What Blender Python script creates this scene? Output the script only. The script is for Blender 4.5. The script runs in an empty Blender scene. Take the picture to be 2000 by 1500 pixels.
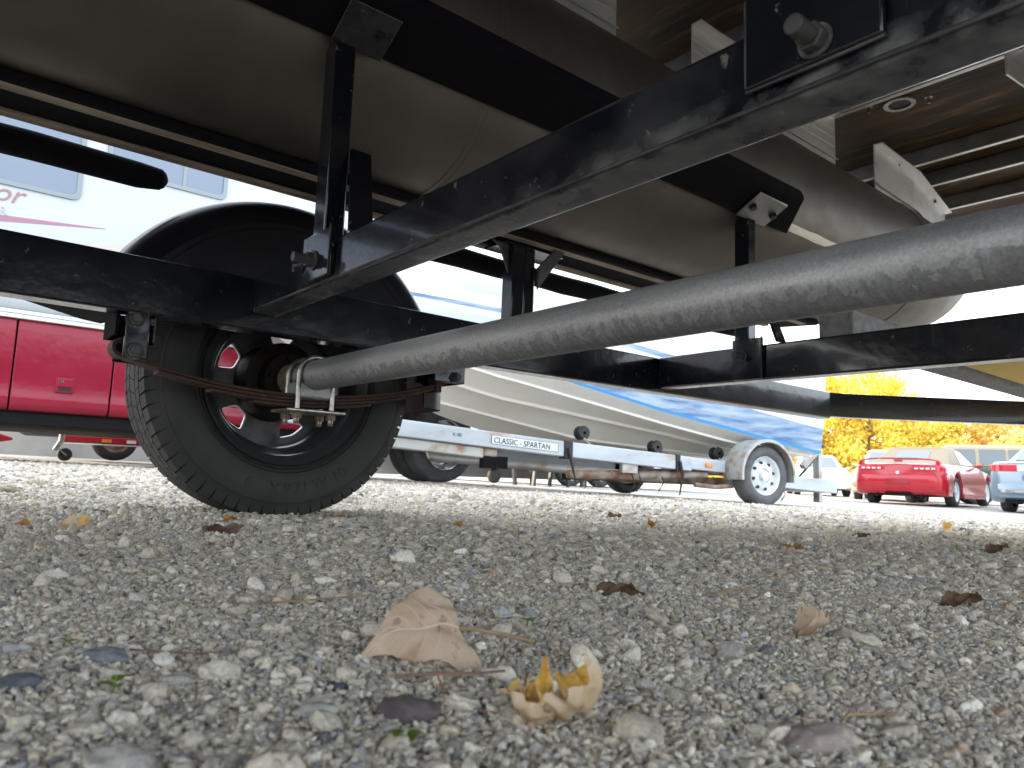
import bpy, bmesh, math, random
import numpy as np
from mathutils import Vector, Matrix, noise as mnoise
PI = math.pi
random.seed(7); rng = np.random.default_rng(11)
S = bpy.context.scene
COL = S.collection

# ------------------------------------------------------------------ camera
CAMH = 0.11
cd = bpy.data.cameras.new("camera"); cam = bpy.data.objects.new("camera", cd); COL.objects.link(cam)
R = Matrix(((0.770878, -0.106041, -0.628095), (-0.635934, -0.071543, -0.76842), (0.036548, 0.991785, -0.122585)))
cam.matrix_world = Matrix.Translation((0, 0, CAMH)) @ R.to_4x4()
cd.sensor_width = 36; cd.lens = 36 * 1450 / 2000
cd.clip_start = 0.02; cd.clip_end = 900
cd.dof.use_dof = True; cd.dof.focus_distance = 1.25; cd.dof.aperture_fstop = 14
S.camera = cam

# ------------------------------------------------------------------ light
SUN_AZ = Vector((-0.5, 0.866)); SUN_EL = math.radians(16)
w = bpy.data.worlds.new("World"); S.world = w; w.use_nodes = True
nt = w.node_tree; nt.nodes.clear()
sky = nt.nodes.new("ShaderNodeTexSky"); sky.sky_type = 'NISHITA'; sky.sun_disc = False
sky.sun_elevation = SUN_EL; sky.sun_rotation = math.atan2(SUN_AZ.x, SUN_AZ.y)
sky.air_density = 1.0; sky.dust_density = 2.5; sky.ozone_density = 1.0
mixw = nt.nodes.new("ShaderNodeMix"); mixw.data_type = 'RGBA'; mixw.inputs[0].default_value = 0.62
mixw.inputs[7].default_value = (6.7, 7.15, 7.8, 1)
bg = nt.nodes.new("ShaderNodeBackground"); bg.inputs[1].default_value = 0.15
wo = nt.nodes.new("ShaderNodeOutputWorld")
nt.links.new(sky.outputs[0], mixw.inputs[6]); nt.links.new(mixw.outputs[2], bg.inputs[0]); nt.links.new(bg.outputs[0], wo.inputs[0])
sd = bpy.data.lights.new("sun", 'SUN'); sd.energy = 2.6; sd.angle = math.radians(1.5); sd.color = (1.0, 0.86, 0.66)
sun = bpy.data.objects.new("sun", sd); COL.objects.link(sun)
dirv = Vector((SUN_AZ.x * math.cos(SUN_EL), SUN_AZ.y * math.cos(SUN_EL), math.sin(SUN_EL)))
sun.rotation_euler = dirv.to_track_quat('Z', 'Y').to_euler(); sun.location = (-10, 10, 12)
S.view_settings.view_transform = 'Standard'; S.view_settings.look = 'None'
S.view_settings.exposure = 1.88; S.view_settings.gamma = 1.0; S.view_settings.use_curve_mapping = False
S.cycles.max_bounces = 8; S.cycles.use_denoising = True
S.cycles.caustics_reflective = False; S.cycles.caustics_refractive = False

# ------------------------------------------------------------------ materials
def mat(name, col, rough=0.5, metal=0.0, col2=None, scale=8.0, thr=(0.4, 0.65), bump=0.0, bscale=60.0,
        coat=0.0, spec=0.5, stretch=(1, 1, 1), fine=0.0, spots=None, sheen=0.0, emit=None, trans=0.0):
    m = bpy.data.materials.new(name); m.use_nodes = True
    n = m.node_tree; b = n.nodes["Principled BSDF"]; L = n.links
    b.inputs["Base Color"].default_value = (*col, 1); b.inputs["Roughness"].default_value = rough
    b.inputs["Metallic"].default_value = metal; b.inputs["Coat Weight"].default_value = coat
    b.inputs["Coat Roughness"].default_value = 0.06; b.inputs["Specular IOR Level"].default_value = spec
    b.inputs["Sheen Weight"].default_value = sheen
    b.inputs["Transmission Weight"].default_value = trans
    if emit: b.inputs["Emission Color"].default_value = (*emit[0], 1); b.inputs["Emission Strength"].default_value = emit[1]
    tc = n.nodes.new("ShaderNodeTexCoord"); mp = n.nodes.new("ShaderNodeMapping"); mp.inputs["Scale"].default_value = stretch
    L.new(tc.outputs["Object"], mp.inputs["Vector"])
    cur = None
    def noise_ramp(sc, lo, hi, detail=6, rgh=0.6):
        t = n.nodes.new("ShaderNodeTexNoise"); t.inputs["Scale"].default_value = sc; t.inputs["Detail"].default_value = detail
        t.inputs["Roughness"].default_value = rgh
        L.new(mp.outputs[0], t.inputs["Vector"])
        r = n.nodes.new("ShaderNodeMapRange"); r.inputs[1].default_value = lo; r.inputs[2].default_value = hi
        L.new(t.outputs[0], r.inputs[0]); return r.outputs[0]
    def mixin(fac, a, bcol):
        x = n.nodes.new("ShaderNodeMix"); x.data_type = 'RGBA'; L.new(fac, x.inputs[0])
        if isinstance(a, tuple): x.inputs[6].default_value = (*a, 1)
        else: L.new(a, x.inputs[6])
        x.inputs[7].default_value = (*bcol, 1); return x.outputs[2]
    cur = col
    if col2 is not None:
        cur = mixin(noise_ramp(scale, *thr), cur, col2)
    if spots is not None:            # (scale, lo, hi, colour)
        for sp in (spots if isinstance(spots, list) else [spots]):
            cur = mixin(noise_ramp(sp[0], sp[1], sp[2]), cur, sp[3])
    if not isinstance(cur, tuple): L.new(cur, b.inputs["Base Color"])
    if fine:
        rr = noise_ramp(scale * 3, 0.3, 0.7); a = n.nodes.new("ShaderNodeMath"); a.operation = 'MULTIPLY_ADD'
        L.new(rr, a.inputs[0]); a.inputs[1].default_value = fine; a.inputs[2].default_value = rough - fine / 2
        L.new(a.outputs[0], b.inputs["Roughness"])
    if bump:
        t = n.nodes.new("ShaderNodeTexNoise"); t.inputs["Scale"].default_value = bscale; t.inputs["Detail"].default_value = 4
        L.new(mp.outputs[0], t.inputs["Vector"])
        bp = n.nodes.new("ShaderNodeBump"); bp.inputs["Strength"].default_value = min(1, bump); bp.inputs["Distance"].default_value = 0.4 / bscale
        L.new(t.outputs[0], bp.inputs["Height"]); L.new(bp.outputs[0], b.inputs["Normal"])
    return m

M = {}
M['black'] = mat('black_paint', (0.006, 0.0075, 0.012), 0.17, 0, col2=(0.022, 0.023, 0.026), scale=5, thr=(0.52, 0.85), bump=0.05, bscale=10, fine=0.03, spec=.4, coat=.45,
                 spots=[(60, 0.66, 0.72, (0.16, 0.15, 0.13)), (240, 0.69, 0.75, (0.22, 0.2, 0.17))])
M['black_dusty'] = mat('dusty_black_paint', (0.02, 0.021, 0.024), 0.5, 0, col2=(0.11, 0.105, 0.098), scale=9, thr=(0.38, 0.72), bump=0.15, bscale=60,
                       spots=[(90, 0.62, 0.7, (0.2, 0.185, 0.165))])
M['weld'] = mat('dirty_weld', (0.12, 0.115, 0.105), 0.7, 0, col2=(0.03, 0.03, 0.032), scale=60, bump=0.6, bscale=250)
M['carpet'] = mat('black_carpet', (0.0065, 0.007, 0.009), 0.95, 0, bump=0.8, bscale=420, spec=0.15,
                  spots=[(34, 0.71, 0.76, (0.07, 0.06, 0.045)), (160, 0.68, 0.75, (0.045, 0.045, 0.045))])
M['tan'] = mat('aged_board_edge', (0.42, 0.34, 0.25), 0.8, 0, col2=(0.22, 0.18, 0.14), scale=14, stretch=(.3, 1, 1), bump=0.4, bscale=90)
M['galv'] = mat('galvanised_tube', (0.46, 0.468, 0.46), 0.5, 0.45, col2=(0.34, 0.345, 0.34), scale=26, stretch=(1, .12, 1), bump=0.08, bscale=160, fine=0.2)
M['zinc'] = mat('zinc_bolt', (0.55, 0.54, 0.5), 0.35, 0.9, col2=(0.3, 0.28, 0.24), scale=60)
M['rust'] = mat('rusty_spring_steel', (0.07, 0.034, 0.022), 0.75, 0.1, col2=(0.03, 0.02, 0.017), scale=18, bump=0.3, bscale=150,
                spots=(70, 0.6, 0.72, (0.17, 0.075, 0.035)))
M['rustbolt'] = mat('rusty_bolt', (0.2, 0.13, 0.08), 0.8, 0.3, col2=(0.32, 0.28, 0.22), scale=120)
M['alu'] = mat('brushed_aluminium', (0.175, 0.15, 0.126), 0.52, 0.75, col2=(0.135, 0.115, 0.097), scale=5, stretch=(1, .5, 1), bump=0.05, bscale=260, fine=0.1,
               spots=[(3.2, .5, .8, (.13, .105, .085)), (48, .66, .76, (.13, .11, .09)), (170, .70, .76, (.36, .33, .3))])
M['alubright'] = mat('bright_aluminium', (0.74, 0.73, 0.7), 0.42, 0.6, col2=(0.6, 0.59, 0.56), scale=20, stretch=(.2, 1, 1), bump=0.08, bscale=120)
M['web'] = mat('aluminium_channel', (0.36, 0.355, 0.35), 0.45, 0.8, col2=(0.26, 0.25, 0.24), scale=9)
M['tyre'] = mat('black_rubber', (0.036, 0.037, 0.037), 0.7, 0, col2=(0.056, 0.055, 0.051), scale=7, bump=0.12, bscale=240, spec=0.35,
                spots=(150, 0.6, 0.8, (0.055, 0.05, 0.044)))
M['greytyre'] = mat('weathered_rubber', (0.085, 0.085, 0.09), 0.8, 0, col2=(0.13, 0.13, 0.135), scale=9)
M['rim'] = mat('dark_steel_rim', (0.16, 0.165, 0.175), 0.3, 0.7, col2=(0.13, 0.13, 0.135), scale=9)
M['rimdisc'] = mat('rim_disc_paint', (0.14, 0.142, 0.148), 0.62, 0.2, col2=(0.045, 0.044, 0.044), scale=14)
M['lip'] = mat('silver_wheel_face', (0.75, 0.75, 0.75), 0.3, 0.6)
M['hub'] = mat('greasy_brake_drum', (0.006, 0.005, 0.005), 0.65, 0.1, col2=(0.022, 0.012, 0.008), scale=25, bump=.3, spec=.25)
M['dull'] = mat('dull_black', (0.006, 0.006, 0.007), 0.85, spec=.1)
M['plastic'] = mat('black_fender_plastic', (0.006, 0.006, 0.008), 0.33, 0, bump=0.06, bscale=120, col2=(0.012, 0.012, 0.014), scale=4, spec=.28)
M['ply'] = mat('stained_plywood', (0.13, 0.085, 0.046), 0.75, 0, col2=(0.028, 0.016, 0.01), scale=5.5, stretch=(1, .17, 1), thr=(0.36, 0.62), bump=0.25, bscale=50,
               spots=[(16, 0.56, 0.74, (0.26, 0.18, 0.095))])
M['yellow'] = mat('yellow_board', (0.82, 0.56, 0.1), 0.6, 0, col2=(0.72, 0.48, 0.08), scale=4)
M['whitebody'] = mat('white_fibreglass', (0.505, 0.53, 0.565), 0.4, 0, col2=(0.48, 0.50, 0.53), scale=0.8, coat=0.1)
M['beigeband'] = mat('beige_stripe', (0.56, 0.49, 0.43), 0.35)
M['maroonband'] = mat('faded_maroon_stripe', (0.36, 0.17, 0.24), 0.4)
M['lettering'] = mat('faded_red_brown_lettering', (0.34, 0.19, 0.18), 0.5)
M['greylettering'] = mat('pale_grey_lettering', (0.5, 0.5, 0.5), 0.5)
M['redskirt'] = mat('red_skirt_paint', (0.26, 0.010, 0.030), 0.2, 0, coat=0.12, spec=.35, bump=0.1, bscale=3.0, col2=(0.29, 0.014, 0.036), scale=1.2)
M['trim'] = mat('pale_trim', (0.72, 0.75, 0.72), 0.35)
M['underbody'] = mat('black_underbody', (0.007, 0.007, 0.008), 0.7, spec=.2)
M['wglass'] = mat('tinted_window', (0.15, 0.18, 0.23), 0.08, 0.25, coat=.6)
M['wframe'] = mat('window_frame', (0.22, 0.25, 0.26), 0.4, 0.5)
M['hullw'] = mat('cream_gelcoat', (0.80, 0.79, 0.74), 0.3, 0, col2=(0.66, 0.64, 0.58), scale=1.6, thr=(.45, .75), coat=0.3, stretch=(.5, 1, 1))
M['hullb'] = mat('cream_hull_bottom', (0.90, 0.88, 0.82), 0.45, 0, col2=(0.84, 0.81, 0.73), scale=1.8, thr=(.4, .7), coat=0.2, stretch=(.4, 1, 1))
M['blue'] = mat('faded_blue_gelcoat', (0.05, 0.16, 0.35), 0.3, 0, col2=(0.38, 0.48, 0.6), scale=5.2, thr=(.36, .62), coat=0.5, stretch=(.35, 1, 3))
M['brightblue'] = mat('bright_blue_line', (0.03, 0.26, 0.62), 0.3, coat=.4)
M['paleblue'] = mat('pale_blue_gelcoat', (0.5, 0.62, 0.74), 0.3, col2=(0.72, 0.76, 0.8), scale=2.2, coat=.4, stretch=(.3, 1, 3))
M['canvas'] = mat('white_canvas', (0.72, 0.71, 0.69), 0.9, bump=0.8, bscale=60)
M['galvbeam'] = mat('pale_galvanised_beam', (0.5, 0.54, 0.58), 0.5, 0.35, col2=(0.4, 0.43, 0.46), scale=5, stretch=(.3, 1, 1),
                    spots=(9, 0.6, 0.75, (0.38, 0.25, 0.14)))
M['galvfender'] = mat('rusty_galvanised_fender', (0.46, 0.46, 0.44), 0.5, 0.4, col2=(0.3, 0.18, 0.1), scale=7, thr=(.5, .7))
M['rustbeam'] = mat('rusty_beam', (0.2, 0.1, 0.05), 0.8, 0.1, col2=(0.4, 0.36, 0.32), scale=6)
M['whitewheel'] = mat('white_wheel', (0.74, 0.77, 0.79), 0.35, 0, col2=(0.62, 0.65, 0.66), scale=12)
M['amber'] = mat('amber_lens', (0.85, 0.25, 0.02), 0.3, coat=.5)
M['redlens'] = mat('red_lens', (0.55, 0.01, 0.03), 0.15, coat=1)
M['clearlens'] = mat('clear_lens', (0.75, 0.72, 0.66), 0.15, coat=1)
M['redcar'] = mat('red_car_paint', (0.42, 0.004, 0.016), 0.2, 0, coat=.6)
M['greycar'] = mat('silver_blue_car_paint', (0.17, 0.235, 0.29), 0.28, 0.4, coat=.6)
M['greencar'] = mat('green_car_paint', (0.015, 0.085, 0.055), 0.25, 0, coat=.5)
M['beigecar'] = mat('beige_car_paint', (0.36, 0.29, 0.18), 0.3, 0.1, coat=.5)
M['whitecar'] = mat('white_car_paint', (0.8, 0.8, 0.78), 0.3, coat=.8)
M['tancanvas'] = mat('tan_canvas_roof', (0.34, 0.28, 0.2), 0.85, bump=.1)
M['carglass'] = mat('car_glass', (0.07, 0.1, 0.11), 0.05, 0, coat=1, spec=.9)
M['chrome'] = mat('chrome', (0.8, 0.8, 0.8), 0.12, 1)
M['darkrubber'] = mat('black_trim', (0.012, 0.012, 0.013), 0.5)
M['bark'] = mat('tree_bark', (0.3, 0.24, 0.16), 0.9, bump=.5)
M['wood'] = mat('weathered_wood', (0.34, 0.28, 0.2), 0.85, col2=(0.2, 0.16, 0.12), scale=4)
M['concrete'] = mat('pale_concrete', (0.5, 0.49, 0.46), 0.9, col2=(0.38, 0.38, 0.36), scale=1.4)

def dust_bounce_belly(m, col, lo=-.55, hi=-.85, amount=.85):
    # dust plus gravel bounce light painted into the colour of downward facing surfaces
    n = m.node_tree; L = n.links; b = n.nodes["Principled BSDF"]; geo = n.nodes.new("ShaderNodeNewGeometry"); sp = n.nodes.new("ShaderNodeSeparateXYZ"); L.new(geo.outputs["Normal"], sp.inputs[0])
    r = n.nodes.new("ShaderNodeMapRange"); r.inputs[1].default_value = lo; r.inputs[2].default_value = hi; r.inputs[3].default_value = 0; r.inputs[4].default_value = amount; L.new(sp.outputs[2], r.inputs[0])
    tc = n.nodes.new("ShaderNodeTexCoord"); t = n.nodes.new("ShaderNodeTexNoise"); t.inputs["Scale"].default_value = 22; t.inputs["Detail"].default_value = 7; L.new(tc.outputs["Object"], t.inputs["Vector"])
    r2 = n.nodes.new("ShaderNodeMapRange"); r2.inputs[1].default_value = .28; r2.inputs[2].default_value = .6; L.new(t.outputs[0], r2.inputs[0])
    mu = n.nodes.new("ShaderNodeMath"); mu.operation = 'MULTIPLY'; L.new(r.outputs[0], mu.inputs[0]); L.new(r2.outputs[0], mu.inputs[1])
    mx = n.nodes.new("ShaderNodeMix"); mx.data_type = 'RGBA'; L.new(mu.outputs[0], mx.inputs[0])
    k = b.inputs["Base Color"]
    if k.links: L.new(k.links[0].from_socket, mx.inputs[6])
    else: mx.inputs[6].default_value = k.default_value
    mx.inputs[7].default_value = (*col, 1); L.new(mx.outputs[2], k)
    ro = b.inputs["Roughness"]; m3 = n.nodes.new("ShaderNodeMath"); m3.operation = 'MULTIPLY_ADD'; L.new(mu.outputs[0], m3.inputs[0]); m3.inputs[1].default_value = .55
    if ro.links: L.new(ro.links[0].from_socket, m3.inputs[2])
    else: m3.inputs[2].default_value = ro.default_value
    L.new(m3.outputs[0], ro)
dust_bounce_belly(M['black'], (.10, .097, .092), amount=.2)
M['runner'] = mat('dusty_runner_paint', (.32, .315, .31), .8, 0, col2=(.2, .195, .19), scale=40, bump=.5, bscale=300)
def leafmat(name, c1, c2, trans=0.35):
    m = bpy.data.materials.new(name); m.use_nodes = True; n = m.node_tree; L = n.links
    b = n.nodes["Principled BSDF"]; b.inputs["Roughness"].default_value = 0.7
    tc = n.nodes.new("ShaderNodeTexCoord"); t = n.nodes.new("ShaderNodeTexNoise"); t.inputs["Scale"].default_value = 0.9; t.inputs["Detail"].default_value = 3
    L.new(tc.outputs["Object"], t.inputs["Vector"])
    mx = n.nodes.new("ShaderNodeMix"); mx.data_type = 'RGBA'; mx.inputs[6].default_value = (*c1, 1); mx.inputs[7].default_value = (*c2, 1)
    r = n.nodes.new("ShaderNodeMapRange"); r.inputs[1].default_value = .35; r.inputs[2].default_value = .65
    L.new(t.outputs[0], r.inputs[0]); L.new(r.outputs[0], mx.inputs[0]); L.new(mx.outputs[2], b.inputs["Base Color"])
    tr = n.nodes.new("ShaderNodeBsdfTranslucent"); L.new(mx.outputs[2], tr.inputs[0])
    ms = n.nodes.new("ShaderNodeMixShader"); ms.inputs[0].default_value = trans
    L.new(b.outputs[0], ms.inputs[1]); L.new(tr.outputs[0], ms.inputs[2]); L.new(ms.outputs[0], n.nodes["Material Output"].inputs[0])
    return m
M['yleaf'] = leafmat('yellow_autumn_foliage', (0.96, 0.87, 0.27), (0.94, 0.74, 0.13), trans=.5)
M['oleaf'] = leafmat('orange_autumn_foliage', (0.95, 0.82, 0.35), (0.88, 0.62, 0.2), trans=.5)
M['sprout'] = leafmat('sprout_green', (0.17, 0.28, 0.03), (0.24, 0.32, 0.05))

def dryleaf(name, outer, inner, blotch):
    m = bpy.data.materials.new(name); m.use_nodes = True; n = m.node_tree; L = n.links
    b = n.nodes["Principled BSDF"]; b.inputs["Roughness"].default_value = 0.6; b.inputs["Specular IOR Level"].default_value = .3
    tc = n.nodes.new("ShaderNodeTexCoord")
    def nz(sc, lo, hi):
        t = n.nodes.new("ShaderNodeTexNoise"); t.inputs["Scale"].default_value = sc; t.inputs["Detail"].default_value = 5
        L.new(tc.outputs["Object"], t.inputs["Vector"])
        r = n.nodes.new("ShaderNodeMapRange"); r.inputs[1].default_value = lo; r.inputs[2].default_value = hi
        L.new(t.outputs[0], r.inputs[0]); return r.outputs[0]
    geo = n.nodes.new("ShaderNodeNewGeometry")
    m1 = n.nodes.new("ShaderNodeMix"); m1.data_type = 'RGBA'; m1.inputs[6].default_value = (*outer, 1); m1.inputs[7].default_value = (*inner, 1)
    L.new(geo.outputs["Backfacing"], m1.inputs[0])
    m2 = n.nodes.new("ShaderNodeMix"); m2.data_type = 'RGBA'; L.new(nz(130, .58, .72), m2.inputs[0]); L.new(m1.outputs[2], m2.inputs[6]); m2.inputs[7].default_value = (*blotch, 1)
    m3 = n.nodes.new("ShaderNodeMix"); m3.data_type = 'RGBA'; L.new(nz(45, .45, .75), m3.inputs[0]); L.new(m2.outputs[2], m3.inputs[6]); m3.inputs[7].default_value = (outer[0]*.75, outer[1]*.68, outer[2]*.6, 1)
    L.new(m3.outputs[2], b.inputs["Base Color"])
    bt = n.nodes.new("ShaderNodeTexNoise"); bt.inputs["Scale"].default_value = 260; L.new(tc.outputs["Object"], bt.inputs["Vector"])
    bp = n.nodes.new("ShaderNodeBump"); bp.inputs["Strength"].default_value = .5; bp.inputs["Distance"].default_value = .001
    L.new(bt.outputs[0], bp.inputs["Height"]); L.new(bp.outputs[0], b.inputs["Normal"])
    tr = n.nodes.new("ShaderNodeBsdfTranslucent"); L.new(m3.outputs[2], tr.inputs[0])
    ms = n.nodes.new("ShaderNodeMixShader"); ms.inputs[0].default_value = .25
    L.new(b.outputs[0], ms.inputs[1]); L.new(tr.outputs[0], ms.inputs[2]); L.new(ms.outputs[0], n.nodes["Material Output"].inputs[0])
    return m
M['dry_tan'] = dryleaf('dry_tan_leaf', (0.70, 0.54, 0.41), (0.6, 0.46, 0.33), (0.36, 0.27, 0.21))
M['dry_yellow'] = dryleaf('curled_yellow_leaf', (0.76, 0.60, 0.42), (0.86, 0.56, 0.14), (0.62, 0.38, 0.16))
M['dry_orange'] = dryleaf('orange_leaf', (0.55, 0.3, 0.1), (0.6, 0.33, 0.08), (0.4, 0.2, 0.08))
M['dry_brown'] = dryleaf('brown_leaf', (0.17, 0.11, 0.075), (0.2, 0.13, 0.09), (0.08, 0.05, 0.04))
M['vein'] = mat('pale_leaf_vein', (0.68, 0.56, 0.42), 0.6)
M['stalk'] = mat('dry_stalk', (0.38, 0.27, 0.13), 0.7, col2=(0.26, 0.16, 0.1), scale=60)
M['redstalk'] = mat('reddish_stalk', (0.27, 0.155, 0.11), 0.7, col2=(0.2, 0.13, 0.1), scale=60)

# ------------------------------------------------------------------ mesh helpers
class MB:
    def __init__(s): s.v = []; s.f = []; s.mi = []; s.cur = 0; s.marks = []
    def mark(s): s.marks.append((len(s.v), len(s.f)))   # the next shapes become an object of their own
    def add(s, vs, fs):
        o = len(s.v); s.v += [tuple(p) for p in vs]; s.f += [tuple(i + o for i in f) for f in fs]; s.mi += [s.cur] * len(fs); return s
    def hexa(s, p):   # 8 points: bottom 4 ccw, top 4 ccw
        return s.add(p, [(3, 2, 1, 0), (4, 5, 6, 7), (0, 1, 5, 4), (1, 2, 6, 5), (2, 3, 7, 6), (3, 0, 4, 7)])
    def box(s, x0, x1, y0, y1, z0, z1):
        return s.hexa([(x0, y0, z0), (x1, y0, z0), (x1, y1, z0), (x0, y1, z0), (x0, y0, z1), (x1, y0, z1), (x1, y1, z1), (x0, y1, z1)])
    def bar(s, a, b, wd, h, up=(0, 0, 1)):
        a = Vector(a); b = Vector(b); d = (b - a).normalized(); u = Vector(up); sd_ = d.cross(u).normalized() * wd / 2; u2 = sd_.cross(d).normalized() * h / 2
        return s.hexa([a - sd_ - u2, b - sd_ - u2, b + sd_ - u2, a + sd_ - u2, a - sd_ + u2, b - sd_ + u2, b + sd_ + u2, a + sd_ + u2])
    def tube(s, pts, r, n=12, cap=True, squash=None):
        pts = [Vector(p) for p in pts]; k = len(pts)
        rs = r if isinstance(r, (list, tuple)) else [r] * k
        t0 = (pts[1] - pts[0]).normalized(); ref = Vector((0, 0, 1)) if abs(t0.z) < .9 else Vector((1, 0, 0))
        nrm = t0.cross(ref).normalized(); vs = []; fs = []
        for i, p in enumerate(pts):
            t = (pts[min(i + 1, k - 1)] - pts[max(i - 1, 0)]).normalized()
            nrm = (nrm - t * nrm.dot(t)).normalized(); bn = t.cross(nrm)
            for j in range(n):
                a = 2 * PI * j / n; vs.append(p + (nrm * math.cos(a) + bn * math.sin(a)) * rs[i])
        for i in range(k - 1):
            for j in range(n):
                fs.append((i * n + j, i * n + (j + 1) % n, (i + 1) * n + (j + 1) % n, (i + 1) * n + j))
        if cap: fs.append(tuple(range(n - 1, -1, -1))); fs.append(tuple((k - 1) * n + j for j in range(n)))
        return s.add(vs, fs)
    def lathe(s, prof, c, axis='y', n=48, a0=0., a1=2 * PI, closed=False):
        # prof: (radius, along)
        full = abs(a1 - a0 - 2 * PI) < 1e-6; m = n if full else n + 1; vs = []; fs = []; k = len(prof)
        for i in range(m):
            a = a0 + (a1 - a0) * i / n; ca, sa = math.cos(a), math.sin(a)
            for r, t in prof:
                if axis == 'y': vs.append((c[0] + r * ca, c[1] + t, c[2] + r * sa))
                elif axis == 'x': vs.append((c[0] + t, c[1] + r * ca, c[2] + r * sa))
                else: vs.append((c[0] + r * ca, c[1] + r * sa, c[2] + t))
        kk = k if closed else k - 1
        for i in range(n):
            i2 = (i + 1) % m
            for j in range(kk):
                j2 = (j + 1) % k; fs.append((i * k + j, i * k + j2, i2 * k + j2, i2 * k + j))
        return s.add(vs, fs)
    def prism(s, poly, axis, d0, d1):
        def P(a, b, d): return {'x': (d, a, b), 'y': (a, d, b), 'z': (a, b, d)}[axis]
        n = len(poly); vs = [P(a, b, d0) for a, b in poly] + [P(a, b, d1) for a, b in poly]
        return s.add(vs, [tuple(range(n - 1, -1, -1)), tuple(range(n, 2 * n))] + [(i, (i + 1) % n, n + (i + 1) % n, n + i) for i in range(n)])
    def loft(s, secs, closed=False, cap=True):
        k = len(secs[0]); vs = [p for q in secs for p in q]; fs = []
        for i in range(len(secs) - 1):
            for j in range(k if closed else k - 1):
                j2 = (j + 1) % k; fs.append((i * k + j, i * k + j2, (i + 1) * k + j2, (i + 1) * k + j))
        if cap: fs.append(tuple(range(k - 1, -1, -1))); fs.append(tuple((len(secs) - 1) * k + j for j in range(k)))
        return s.add(vs, fs)

BASE = {}
def register(o, parent, centre):
    if parent is not None:
        o.parent = parent; o.location = Vector(centre) - BASE[parent.name]
    else: o.location = centre
    BASE[o.name] = Vector(centre)
def build(mb, name, m, parent=None, bevel=0., smooth=35, off=(0, 0, 0), seg=2, fixn=True, sub=0):
    if mb.marks:
        cuts = [(0, 0)] + mb.marks + [(len(mb.v), len(mb.f))]; o = None
        for (v0, f0), (v1, f1) in zip(cuts[:-1], cuts[1:]):
            if v1 > v0:
                q = MB(); q.v = mb.v[v0:v1]; q.f = [tuple(i - v0 for i in f) for f in mb.f[f0:f1]]; q.mi = mb.mi[f0:f1]
                o = build(q, name, m, parent, bevel, smooth, off, seg, fixn, sub)
        return o
    me = bpy.data.meshes.new(name); v = np.array([tuple(p) for p in mb.v], float) + np.array(off)
    c = (v.min(0) + v.max(0)) / 2
    me.from_pydata((v - c).tolist(), [], mb.f)
    ms = m if isinstance(m, (list, tuple)) else [m]
    for q in ms: me.materials.append(M[q] if isinstance(q, str) else q)
    if len(ms) > 1: me.polygons.foreach_set('material_index', mb.mi)
    if fixn:
        bm = bmesh.new(); bm.from_mesh(me); bmesh.ops.recalc_face_normals(bm, faces=bm.faces); bm.to_mesh(me); bm.free()
    if smooth:
        me.polygons.foreach_set('use_smooth', [True] * len(me.polygons)); me.set_sharp_from_angle(angle=math.radians(smooth))
    o = bpy.data.objects.new(name, me); COL.objects.link(o); register(o, parent, c)
    if bevel:
        b = o.modifiers.new('bevel', 'BEVEL'); b.width = bevel; b.segments = seg; b.limit_method = 'ANGLE'; b.angle_limit = math.radians(40)
    if sub:
        b = o.modifiers.new('sub', 'SUBSURF'); b.levels = sub; b.render_levels = sub
    return o
def tag(o, label=None, cat=None, group=None, kind=None):
    if label: o['label'] = label
    if cat: o['category'] = cat
    if group: o['group'] = group
    if kind: o['kind'] = kind
    return o
def thing(name, label, cat, loc, rot=None, group=None):
    o = bpy.data.objects.new(name, None); COL.objects.link(o); o.location = loc; o.empty_display_size = .1
    if rot is not None: o.rotation_euler = rot; BASE[o.name] = Vector((0, 0, 0))
    else: BASE[o.name] = Vector(loc)
    return tag(o, label, cat, group)
def text(body, name, m, parent, loc, size, rot, shear=0., depth=.002, sx=1.):
    c = bpy.data.curves.new(name, 'FONT'); c.body = body; c.size = size; c.shear = shear; c.extrude = depth; c.resolution_u = 3
    t = bpy.data.objects.new('tmp_text', c); COL.objects.link(t)
    dg = bpy.context.evaluated_depsgraph_get(); me = bpy.data.meshes.new_from_object(t.evaluated_get(dg)); bpy.data.objects.remove(t)
    me.materials.clear(); me.materials.append(M[m])
    o = bpy.data.objects.new(name, me); COL.objects.link(o); o.rotation_euler = rot; o.scale = (sx, 1, 1)
    o.parent = parent; o.location = Vector(loc) - BASE[parent.name]; BASE[o.name] = Vector(loc); return o
def bolt(mb, p, d, r=.009, l=.012, hexr=None):
    d = Vector(d).normalized(); p = Vector(p); hr = hexr or r * 1.6
    mb.tube([p, p + d * .003], hr * 1.35, 16); mb.tube([p + d * .003, p + d * (.003 + hr * .9)], hr, 6)
    mb.tube([p + d * (.003 + hr * .9), p + d * (.003 + hr * .9 + l)], r, 12)

# ------------------------------------------------------------------ ground
def plane_z(x, y):
    r = np.hypot(x, y); s = np.minimum(1, 16 / np.maximum(r, 1e-6))
    return (-.0194 * x + .0141 * y) * s - .012
def nz2(x, y, sc, seed=0):
    return mnoise.noise(Vector((x * sc + seed, y * sc - seed, seed * .37)))
def ground_z(x, y):
    r = math.hypot(x, y); a = plane_z(x, y)
    if r < 9: a += .006 * nz2(x, y, 3.1, 2) + .004 * nz2(x, y, 11, 5) * (1 if r < 5 else .5)
    return float(a)
def axis_pts(lo, hi, fine_lo, fine_hi, step, k=1.13):
    a = list(np.arange(fine_lo, fine_hi + step / 2, step)); s = step; p = fine_hi
    while p < hi: s *= k; p += s; a.append(p)
    s = step; p = fine_lo
    while p > lo: s *= k; p -= s; a.insert(0, p)
    return np.array(a)
gx = axis_pts(-300, 600, -.6, 4.2, .04, 1.12); gy = axis_pts(-300, 500, -.6, 3.6, .04, 1.12)
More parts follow.
